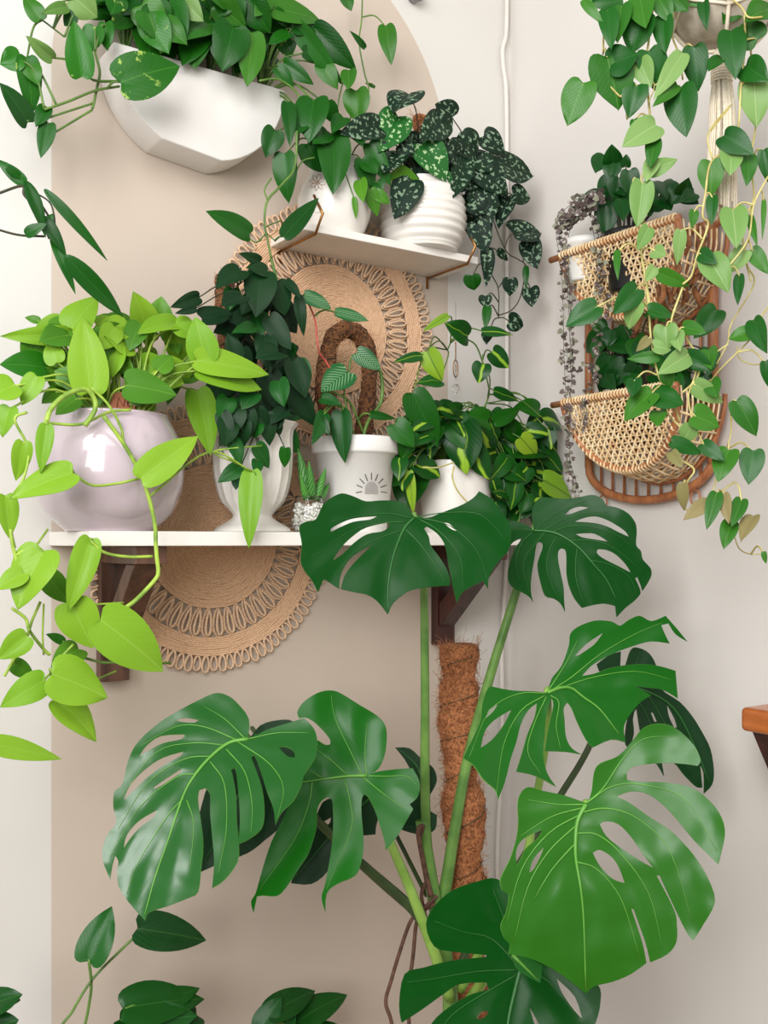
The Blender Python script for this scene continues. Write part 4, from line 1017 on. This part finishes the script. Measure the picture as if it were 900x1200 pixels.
B(b9, [(360,950,1.34),(421,1014,1.35),(484,1070,1.35)], .003, 'petiole_dk')
B(b10, [(470,990,1.36),(500,1050,1.36)], .003, 'petiole_dk')
B(b11, [(500,1000,1.37),(508,1040,1.365)], .003, 'petiole_dk')
stalk([(494,962,1.345),(500,1000,1.35),(510,1060,1.35),(522,1120,1.35),(528,1180,1.345),(522,1260,1.34),(520,1500,1.33),(520,1760,1.33)], [.0085, .012], 'petiole', 'main_stem')
stalk([(492,985,1.34),(496,968,1.335),(490,975,1.33),(497,1015,1.34),(505,1050,1.34)], [.002, .004], 'root', 'leaf_sheath')
for pp in ([(512,1050,1.34),(497,1064,1.33),(482,1078,1.33),(470,1110,1.33),(458,1150,1.33),(452,1175,1.33),(460,1205,1.33),(470,1300,1.33),(480,1500,1.33)], [(510,1058,1.34),(490,1075,1.335),(484,1120,1.335),(478,1170,1.335),(480,1210,1.335),(490,1400,1.335)], [(500,1080,1.34),(494,1050,1.335),(498,1035,1.335)]):
    mb = MB(); mb.tube(cat([P(*q) for q in pp], 6), .0026, 7); mb.build('aerial_root', 'root', mroot)
polep = [P(545, 1760, 1.40), P(548, 1300, 1.40), P(547, 1100, 1.40), P(546, 1000, 1.40), P(540, 900, 1.40), P(538, 830, 1.40), P(538, 755, 1.40)]
coir_pole(mroot, polep, .0255, 5200, lump=.2, flen=.025, name='coir_pole', sides=30)

# ================================================================= PLANTS ALONG THE BOTTOM EDGE
def floor_plant(label, px, z, data, stems, mats=('synleaf', 'micans_lt'), potr=.045, h=.35):
    base = PY(px, 1290, z); top = h
    t = thing('potted_plant', label, 'potted plant', (base.x, base.y, 0))
    b = MB(); b.lathe([(0, .002), (potr*.7, 0), (potr*.75, .01), (potr, top), (potr*.93, top), (potr*.9, top-.03)], 40, (base.x, base.y, 0)); b.build('pot', 'ceramic', t)
    b = MB(); b.lathe([(potr*.9, top-.028), (0, top-.02)], 30, (base.x, base.y, 0)); b.build('soil', 'soil', t)
    pl = Plant(t, list(mats), 'stem', at=z, spread=.02, petr=.0014)
    for s_ in stems:
        pl.vine(s_+[(px+(s_[-1][0]-px)*.5, 1300)], .0018, name='stem', mat='stem')
        mb = MB(); 
    pl.stems.tube([PY(px, 1300, z), V((base.x, base.y, top-.02))], .004, 6)
    pl.leaves(data, d=.0); pl.done(); return t
floor_plant('arrowhead plant with two leaves on tall thin crossing stalks at the bottom left', 90, -.16,
 [(104,1126,131,1062,36,{'m':1,'lobe':.3}),(161,1088,242,1102,40,{'m':0,'lobe':.25,'roll':.1,'nostem':True})],
 [[(160,1096),(140,1115),(108,1148),(85,1185),(70,1215)], [(104,1124),(107,1155),(103,1185),(98,1215)]])
floor_plant('low leafy plant with overlapping leaves at the bottom edge, left of centre', 190, -.14,
 [(145,1182,240,1170,42),(190,1175,234,1158,22),(150,1200,232,1190,42,{'m':1}),(140,1195,165,1215,26),(230,1190,180,1215,30)], [[(190,1190),(190,1230)]])
floor_plant('leafy plant showing pointed leaf tips at the bottom edge, right of the low leafy plant', 350, -.12,
 [(315,1190,370,1160,30),(345,1200,407,1165,32),(305,1205,330,1168,26,{'m':1}),(330,1215,345,1180,28,{'m':1}),(360,1215,405,1205,24)], [[(345,1200),(348,1240)]])
floor_plant('plant with a rounded leaf in the bottom left corner', -20, -.2,
 [(-25,1185,26,1165,30),(-10,1205,22,1195,26,{'m':1}),(-20,1170,25,1172,20)], [[(-15,1190),(-18,1230)]], potr=.045)

# ================================================================= WICKER WALL BASKET
XW = XC
def RW(px, py, t): return PX(px, py, XC-t)
yL, yR = -.205, -.440; yc = (yL+yR)/2; hw = (yL-yR)/2
ztop, zbot = 1.790, 1.448
wk = thing('wicker_wall_rack', 'two tier wicker wall pocket with a cane frame hanging on the right wall', 'wall basket', (XC, yc, zbot))
b = MB(); x = XC-.014
arc = [(x, yc+hw*math.cos(a), zbot+.02-.055*math.sin(a)) for a in [PI*i/16 for i in range(1, 16)]]
b.tube([(x, yL, ztop+.01)]+[(x, yL, zbot+.02)], .0065, 10); b.tube([(x, yR, ztop+.02), (x, yR, zbot+.01)], .0075, 10)
b.tube([(x, yL, zbot+.03)]+arc+[(x, yR, zbot+.03)], .0065, 10)
b.tube([(x, yL+.012, ztop), (x, yR-.012, ztop)], .0065, 10)
for z in (1.66, 1.545): b.tube([(x+.004, yL, z), (x+.004, yR, z)], .004, 8)
for yy in (yL, yR):
    b.blob((x, yy, 1.5), .009, 8, 6); b.blob((x, yy, 1.66), .0085, 8, 6)
b.build('frame', 'cane', wk)
for i in range(9):
    yy = yL+(yR-yL)*(i+1)/10; s_ = MB(); q = (yy-yc)/hw
    s_.tube([(x+.003, yy, ztop), (x+.003, yy, zbot+.02-.055*math.sqrt(max(0, 1-q*q)))], .0022, 6); s_.build('spindle', 'cane', wk)
for yy in (yL-.03, yR+.03):
    s_ = MB(); s_.tube([(x, yy+.008*math.cos(a), zbot-.035+.011*math.sin(a)) for a in [2*PI*i/14 for i in range(14)]], .0015, 6, closed=True); s_.build('ring_loop', 'cane', wk)
def basket(zr, ycb, hwb, hb, t0=.112):
    # front face: a leaning half round; sides go back to the wall
    def fp(a, z):   # a across in metres, z down in 0..1 of hb
        return V((XC-t0+.030*(z/hb), ycb+a, zr-z))
    root = wk
    fr = MB()
    ar = [fp(hwb*math.cos(a), hb*math.sin(a)) for a in [PI*i/20 for i in range(21)]]
    fr.tube(ar, .0048, 10); fr.tube([fp(hwb+.022, 0), fp(-hwb-.004, 0)], .0048, 10)
    back = [V((XC-.016, ycb+hwb*1.05*math.cos(a), zr-hb*1.12*math.sin(a)-.004)) for a in [PI*i/20 for i in range(21)]]
    fr.tube(back, .0035, 8); bo = fr.build('basket_rim', 'cane', wk)
    w = MB(); cols = 36; st = 2*hwb/cols
    for i in range(cols):                      # upright weavers, wound over the rim rod
        a = -hwb+st*(i+.5); zz = hb*math.sqrt(max(0, 1-(a/hwb)**2))
        n = max(4, int(zz/.0041)); off = (.0026 if i % 2 else -.0026)
        pts = [fp(a, -.004)+V((.006, 0, -.004)), fp(a, -.0065), fp(a, 0)+V((-.0062, 0, 0))]
        for k in range(1, n):
            z = zz*k/n; pts.append(fp(a, z)+V((-.0024*math.cos(k*PI/2+(PI if i % 2 else 0)), 0, 0)))
        pts.append(fp(a, zz)+V((-.005, 0, -.002))); pts.append(fp(a, zz)+V((.004, 0, -.006)))
        w.tube(cat(pts, 2), .0018, 5)
    for k in range(1, int(hb/.0082)):          # cross strands
        z = .0082*k; am = hwb*math.sqrt(max(0, 1-(z/hb)**2)); 
        n = max(4, int(2*am/(st)));
        pts = [fp(-am+2*am*j/n, z)+V((-.0020*(1 if (j+k) % 2 else -1), 0, .0006*math.sin(j*1.7+k))) for j in range(n+1)]
        w.tube(pts, .0012, 5)
    m_ = len(ar)
    for i in range(2, m_-2):                   # side strands back to the wall
        w.tube([ar[i], ar[i].lerp(back[i], .5)+V((0, 0, -.003)), back[i]], .0019, 5)
    for f_ in [j/9 for j in range(1, 9)]:
        w.tube([ar[i].lerp(back[i], f_)+V((0, 0, .0016*(1 if (i+int(f_*9)) % 2 else -1))) for i in range(m_)], .0014, 5)
    w.build('weave', 'rattan', wk)
basket(1.556, -.352, .104, .103); basket(1.774, -.352, .108, .103)
# dried husk wrapped round the near side of the upper basket
hk = MB()
for i in range(26):
    a = rnd.uniform(0, .5*PI); t_ = rnd.uniform(.25, .95)
    p = V((XC-.016-.09*t_, -.352-.104*math.cos(a*.9), 1.774-.100*math.sin(a)))
    q = p+V((rnd.uniform(-.02, .02), rnd.uniform(-.01, .01), -rnd.uniform(.02, .04)))
    hk.tube([p+V((0,0,.012)), p.lerp(q, .5)+V((0, -.006, 0)), q], [.003, .0045, .0015], 5)
hk.build('husk_wrap', 'bark', wk)

# ---- plants in the baskets
def basket_plant(label, cx_, cy_, z, r, h, potmat, cat_='potted plant', name='potted_pothos'):
    t = thing(name, label, cat_, (cx_, cy_, z))
    pot(t, [(0, .001), (r*.75, 0), (r*.8, .003), (r*.98, h-.01), (r*1.04, h-.009), (r*1.04, h), (r*.95, h), (r*.92, h-.015)], potmat, V((cx_, cy_, z)), 40, None, (r*.93, h-.012))
    return t
pc_ = RW(738, 262, .075)
t = basket_plant('dark leaved pothos in a black pot in the upper wicker pocket', pc_.x, pc_.y, 1.705, .036, .085, 'black')
pl = Plant(t, ['wick'], 'darkstem', plane='x', at=XC-.08, spread=.015, petr=.0010)
pl.anchors = [V((pc_.x, pc_.y, 1.783)), V((pc_.x, pc_.y+.015, 1.783))]
O3, K3 = (600, 0), 3.0
pl.leaves([(325,545,295,608,62),(355,575,350,508,62),(355,570,345,640,62),(400,585,402,542,34),(345,630,312,702,62),(375,625,380,730,78),(332,720,330,838,78),(412,600,420,700,62),(530,640,545,702,62),(600,690,622,625,58),
 (600,665,560,720,70),(640,680,590,710,50),(470,700,490,760,60),(440,690,400,740,60),(520,690,560,740,60)], O3, K3, d=.01)
pl.fill([(700,215,800,240,14)], (18, 26), None, (-.02, .02), 1.2)
pl.done()
pc_ = RW(742, 440, .06)
t = basket_plant('dark leaved pothos with big pointed leaves in the lower wicker pocket', pc_.x, pc_.y, 1.49, .036, .07, 'black')
pl = Plant(t, ['wick', 'hang_dk', 'hang'], 'darkstem', plane='x', at=XC-.07, spread=.02, petr=.0011)
pl.anchors = [V((pc_.x, pc_.y, 1.555)), V((pc_.x, pc_.y+.02, 1.555)), V((pc_.x, pc_.y-.02, 1.555))]
O4, K4 = (600, 300), 3.0
pl.leaves([(345,350,308,482,74),(400,380,320,470,80),(350,260,335,322,62),(400,250,380,320,50),(360,310,440,340,60),(440,380,400,450,60),(720,190,640,290,82,{'m':1}),(450,300,470,380,60),(500,420,540,470,60),
 (580,440,620,480,60),(700,330,690,420,60,{'m':1}),(300,235,330,280,50,{'m':1}),(480,200,540,230,40,{'m':1})], O4, K4, d=.01)
pl.fill([(700,390,760,440,14),(760,400,830,450,12)], (20, 30), [0, 0, 1], (-.02, .02), 1.0)
pl.done()
pc_ = RW(685, 290, .085)
t = basket_plant('string of hearts in a small white pot at the left of the upper wicker pocket', pc_.x, pc_.y, 1.735, .030, .062, 'matte_pot', name='potted_string_of_hearts')
rootp = V((pc_.x, pc_.y, 1.792))
st = MB(); bd = MB(); bd2 = MB()
def hlf(mb, p, s_, d):
    leaf_mesh(mb, p, p+d.normalized()*s_, s_*.95/ (F/1000)*1.0*1.18, roll=rnd.uniform(-.9, .9), fold=.1, droop=.05, nv=5, nu=1)
def strand(pts, dens=1.0, t0=.115, size=(.005, .009)):
    ps = cat([RW(x_, y_, t0) for x_, y_ in pts], 8)
    st.tube(ps, .0005, 4)
    for i in range(len(ps)-1):
        seg = (ps[i+1]-ps[i]).length; n_ = seg/.0105*dens*2
        for _ in range(int(n_)+(rnd.random() < n_ % 1)):
            p = ps[i].lerp(ps[i+1], rnd.random()); d = V((rnd.uniform(-1, 1), rnd.uniform(-1, 1), rnd.uniform(-1, .4)))
            p1 = p+d.normalized()*.003; st.tube([p, p1], .0003, 3)
            s_ = rnd.uniform(*size)
            hlf(bd if rnd.random() < .7 else bd2, p1, s_, d)
S = [[(684,228),(668,240),(655,255),(652,275),(657,310),(660,360),(661,420),(664,480),(664,530),(670,565),(674,580)],
     [(690,226),(670,245),(658,270),(662,310),(666,350),(668,400),(671,425),(668,470),(667,500),(668,540),(674,560),(679,583)],
     [(690,230),(676,250),(666,280),(667,330),(669,380)],
     [(695,240),(700,270),(706,300),(703,330),(712,352),(714,372)], [(690,245),(698,290),(700,340),(698,360),(700,400),(699,410)],
     [(675,435),(690,425),(700,440),(688,452),(684,475)], [(672,395),(668,420),(671,452)], [(692,420),(694,450),(688,470),(680,500),(684,505)]]
for s_ in S: strand(s_)
for _ in range(170):
    u_ = rnd.random(); p = RW(656+50*u_+rnd.uniform(-3, 3), 264-34*u_+rnd.uniform(-9, 8), .09+rnd.uniform(-.02, .03))
    hlf(bd if rnd.random() < .75 else bd2, p, rnd.uniform(.007, .012), V((-.3, rnd.uniform(-1, 1), rnd.uniform(-.8, .3))))
st.build('strand', 'darkstem', t); bd.build('foliage', 'soh', t); bd2.build('pale_foliage', 'soh3', t)

# ================================================================= HANGING POTHOS IN MACRAME
HC = P(846, 10, 1.10)
hp = thing('hanging_pothos', 'hanging pothos with long trailing vines in a stone coloured bowl at the top right', 'potted plant', (HC.x, HC.y, HC.z-.035))
hb_ = V((HC.x, HC.y, HC.z-.038))
pot(hp, prof_smooth([(0, .0005), (.022, 0), (.042, .010), (.056, .030), (.0605, .055), (.060, .085), (.0575, .086), (.057, .07)], 5), 'bowl', hb_, 60, None, (.056, .075))
mh = thing('macrame_hanger', 'cream cotton macrame hanger with a thick tassel holding the top right bowl', 'plant hanger', hb_+V((0, 0, -.19)))
kn = hb_+V((0, 0, -.012)); b = MB()
for k in range(4):
    a = PI/4+k*PI/2
    d = V((math.cos(a), math.sin(a), 0))
    b.tube(cat([kn+V((0,0,.004)), kn+d*.03+V((0,0,.006)), hb_+d*.052+V((0,0,.018)), hb_+d*.0655+V((0,0,.055)), hb_+d*.062+V((0,0,.10)), hb_+d*.03+V((0,0,.35))], 6), .0022, 6)
    for q in (-1, 1):
        e = V((math.cos(a+q*PI/4), math.sin(a+q*PI/4), 0))
        b.tube(cat([hb_+d*.052+V((0,0,.016)), hb_+e*.062+V((0,0,.034)), hb_+d*.0655*1+V((0,0,.055))], 6), .0018, 6)
b.tube([hb_+V((.0625*math.cos(a), .0625*math.sin(a), .034)) for a in [2*PI*i/28 for i in range(28)]], .0024, 6, closed=True)
b.build('cord', 'cotton', mh)
b = MB(); b.blob(kn+V((0,0,-.006)), .011, 12, 8, sq=(1,1,1.3)); b.tube([kn+V((0,0,-.018)), kn+V((0,0,-.03))], .0095, 14)
for i in range(5): b.tube([kn+V((.0105*math.cos(a), .0105*math.sin(a), -.018-.003*i)) for a in [2*PI*j/14 for j in range(14)]], .0016, 5, closed=True)
b.build('knot', 'cotton', mh)
b = MB()
for i in range(64):
    a = rnd.random()*2*PI; r = .0125*math.sqrt(rnd.random()); r2 = r*1.35
    z1 = -.170+rnd.uniform(-.008, .006)
    pts = [kn+V((r*.7*math.cos(a), r*.7*math.sin(a), -.024))]+[kn+V(((r+(r2-r)*j/5)*math.cos(a+.15*math.sin(j)), (r+(r2-r)*j/5)*math.sin(a+.15*math.sin(j)), -.03+(z1+.03)*j/5)) for j in range(1, 6)]
    b.tube(pts, [.0017, .0014], 5)
b.build('tassel', 'cotton', mh)
pl = Plant(hp, ['hang', 'hang_dk', 'hang_lt', 'hang_br'], 'palestem', at=0, spread=.02, petr=.0009)
class ZPlant(Plant):
    def pt(s, px, py, d=0):
        u = (px-450)/F; zz = min(s.at-d, XC/(u*CS+SN)-.03)
        return P(px, py, zz)
pl.__class__ = ZPlant; pl.at = 1.09; pl.spread = .05
pl.anchors = [hb_+V((x_, y_, .08)) for x_, y_ in ((-.05, 0), (-.03, -.03), (0, -.05), (.03, -.03), (-.04, .03))]
def zv(pts, o, r=.0011, d=0, mat=None): pl.vine(pts, r, o, 3.0, d=d, n=5, name='vine', mat=mat)
zv([(560,-60),(500,20),(480,150),(470,250),(480,350),(488,480),(465,600),(445,660),(465,720),(455,880),(470,980),(485,1080)], O3, .0013, .02)
zv([(540,-40),(440,60),(420,250),(400,330),(405,420)], O3, .0011, 0)
zv([(520,-40),(400,30),(330,100),(320,190)], O3)
zv([(600,-30),(560,100),(590,200),(600,280)], O3)
zv([(700,-60),(800,20),(830,60),(880,60)], O3, .0012, .05)
zv([(810,-60),(820,140),(805,300),(795,450),(770,520),(700,570),(680,680),(670,760),(690,790),(650,900),(630,970),(600,1000)], O3, .0012, .03)
zv([(700,460),(770,370),(690,470),(705,560)], O3, .0009, .05)
zv([(860,-40),(840,180),(860,400),(840,560),(850,700),(810,780),(820,900),(840,990)], O3, .0011, .01)
zv([(900,620),(850,720),(830,840),(760,940)], O3, .0010, .04)
zv([(460,20),(480,180),(490,300),(515,420),(560,500),(590,580)], O4, .0012, .02)
zv([(600,110),(560,230),(590,260),(640,330),(660,360),(650,430),(600,480)], O4, .0012, .03)
zv([(830,40),(850,100),(770,240),(760,300),(720,380)], O4, .0009, .0)
zv([(900,180),(850,250),(840,290),(740,390),(690,450)], O4, .0009, .02)
zv([(760,310),(730,330),(660,380),(640,430),(620,500),(640,600)], O4, .0009, .03)
zv([(770,560),(770,620),(755,680),(720,780),(700,860)], O4, .0010, .0)
zv([(560,570),(600,620),(580,700),(640,750),(615,800),(610,890),(690,860),(780,795)], O4, .0011, .02)
zv([(780,980),(800,1030),(840,1048),(880,1045)], O4, .0007, .0)
zv([(790,320),(800,360),(840,380),(880,380)], O4, .0008, .0)
for p_ in ([(445,640),(430,625),(425,650),(450,655)], [(455,740),(470,690),(500,690)], [(470,250),(500,300),(480,360)], [(400,330),(380,340),(420,300)]):
    zv(p_, O3, .0007, .03)
pl.leaves([(250,292,195,442,104,{'m':0,'roll':.1}),(335,205,375,388,132,{'m':0,'fold':.15}),(350,225,445,190,90,{'m':1}),(335,35,350,172,62,{'m':1}),(460,65,420,192,92,{'m':1}),(530,58,540,188,62,{'m':1}),(520,0,560,82,56,{'m':0}),
 (380,-12,268,16,62,{'m':1}),(250,0,322,86,32,{'m':0}),(450,215,490,307,68,{'m':2}),(600,188,500,347,62,{'m':2}),(580,298,495,374,44,{'m':0}),(590,310,612,482,102,{'m':1}),(640,165,655,322,78,{'m':1}),(735,200,690,250,40,{'m':1}),
 (768,110,786,278,82,{'m':1}),(670,-5,685,106,35,{'m':1}),(862,140,795,90,84,{'m':0}),(800,-5,740,84,74,{'m':0}),(905,35,820,72,74,{'m':0}),(822,232,900,285,80,{'m':1}),(850,278,860,447,96,{'m':2}),(505,440,388,515,88,{'m':2}),
 (745,478,850,542,78,{'m':1}),(770,533,766,617,70,{'m':2}),(700,568,700,692,82,{'m':0}),(705,690,702,792,38,{'m':1}),(830,545,826,652,52,{'m':0}),(885,528,902,642,46,{'m':1}),(480,602,582,560,54,{'m':2}),(500,490,486,592,52,{'m':0}),
 (775,735,790,872,84,{'m':2}),(460,640,440,802,78,{'m':2}),(515,960,626,1006,52,{'m':0}),(690,910,762,1027,88,{'m':2}),(820,880,756,962,62,{'m':2}),(842,878,900,962,52,{'m':0}),(800,965,793,1072,34,{'m':1}),(592,808,580,932,42,{'m':2}),(640,740,632,802,30,{'m':0}),
 (835,755,862,868,26,{'m':0}),(885,700,880,842,16,{'m':0}),(430,420,436,485,30,{'m':0}),(440,300,410,415,80,{'m':1}),(480,180,520,330,90,{'m':1}),(385,20,370,150,70,{'m':0}),(450,-10,470,100,80,{'m':0}),(500,560,470,640,50,{'m':2}),(560,-20,620,40,60,{'m':0}),
 (700,-30,620,20,60,{'m':0}),(860,-20,900,40,70,{'m':0}),(480,800,440,880,50,{'m':2}),(500,880,540,900,50,{'m':2}),(370,880,372,985,24,{'m':0}),(660,890,720,925,50,{'m':1})], O3, 3.0, d=.03)
pl.leaves([(298,178,188,248,80,{'m':1}),(440,115,355,205,78,{'m':1}),(440,168,410,257,62,{'m':2}),(540,248,545,332,80,{'m':2}),(620,348,513,415,72,{'m':2}),(515,355,405,362,42,{'m':0}),(600,250,682,270,50,{'m':0}),(620,350,712,402,62,{'m':1}),
 (492,482,393,580,78,{'m':0}),(500,492,606,522,78,{'m':1}),(640,450,742,517,66,{'m':2}),(515,545,512,600,58,{'m':0}),(430,435,425,497,54,{'m':1}),(640,562,727,602,84,{'m':0}),(560,650,668,697,52,{'m':1}),(670,660,748,722,52,{'m':1}),
 (762,682,724,792,80,{'m':0}),(848,685,832,804,80,{'m':1}),(790,510,860,634,78,{'m':0}),(842,270,762,290,52,{'m':0}),(850,225,895,342,62,{'m':1}),(890,370,905,465,40,{'m':1}),(602,798,605,897,40,{'m':3}),(690,865,603,928,52,{'m':3}),
 (720,832,684,962,52,{'m':0}),(745,835,762,942,42,{'m':3}),(808,855,772,952,52,{'m':0}),(770,935,744,1030,58,{'m':0}),(850,915,804,1002,50,{'m':3}),(885,1040,893,1082,18,{'m':0}),(560,690,600,745,42,{'m':3}),(480,290,437,335,34,{'m':3}),
 (580,270,590,335,50,{'m':2}),(500,320,560,330,50,{'m':2}),(480,190,570,215,45,{'m':1}),(630,600,600,660,60,{'m':2}),(700,440,720,500,60,{'m':0}),(540,410,560,460,50,{'m':0}),(500,40,470,90,40,{'m':2}),(690,330,700,400,60,{'m':0})], O4, 3.0, d=.03)
pl.done('vine')
# ================================================================= LIGHT
def area(name, loc, target, sx_, sy_, e, col):
    l = bpy.data.lights.new(name, 'AREA'); l.shape = 'RECTANGLE'; l.size = sx_; l.size_y = sy_; l.energy = e; l.color = col
    o = bpy.data.objects.new(name, l); C.objects.link(o); o.location = loc
    o.rotation_euler = (V(target)-V(loc)).to_track_quat('-Z', 'Y').to_euler(); return o
wl = V((-1.05, -1.75, 2.15))
dirv = (V((.7, -.1, 1.5))-wl).normalized(); sd = dirv.cross(V((0,0,1))).normalized(); upv = sd.cross(dirv)
for i in (-1, 1):
    for j in (-1, 1):
        p = wl+sd*.34*i+upv*.42*j
        area('window_pane_light', p, p+dirv, .60, .76, 16, (1, .99, .985))
area('overhead_area_light', (.2, -1.7, 2.6), (.7, -.2, 1.2), .9, .9, 8, (1, .97, .93))  # soft warm area light from above, unseen, no lamp modelled
w = bpy.data.worlds.new('world'); bpy.context.scene.world = w; w.use_nodes = True
bg = w.node_tree.nodes['Background']; bg.inputs[0].default_value = (.97, .97, .98, 1); bg.inputs[1].default_value = .36
# ================================================================= CAMERA
cam = bpy.data.cameras.new('camera'); co = bpy.data.objects.new('camera', cam); C.objects.link(co)
cam.sensor_fit = 'VERTICAL'; cam.sensor_height = 36; cam.sensor_width = 27; cam.lens = 36*F/1200; cam.shift_y = (HOR-600)/1200
cam.clip_start = .02
co.location = CAM; co.rotation_euler = (PI/2, 0, -TH)
sc_ = bpy.context.scene; sc_.camera = co
sc_.view_settings.view_transform = 'Standard'; sc_.view_settings.look = 'None'
sc_.view_settings.exposure = .12; sc_.view_settings.gamma = 1; sc_.view_settings.use_curve_mapping = False
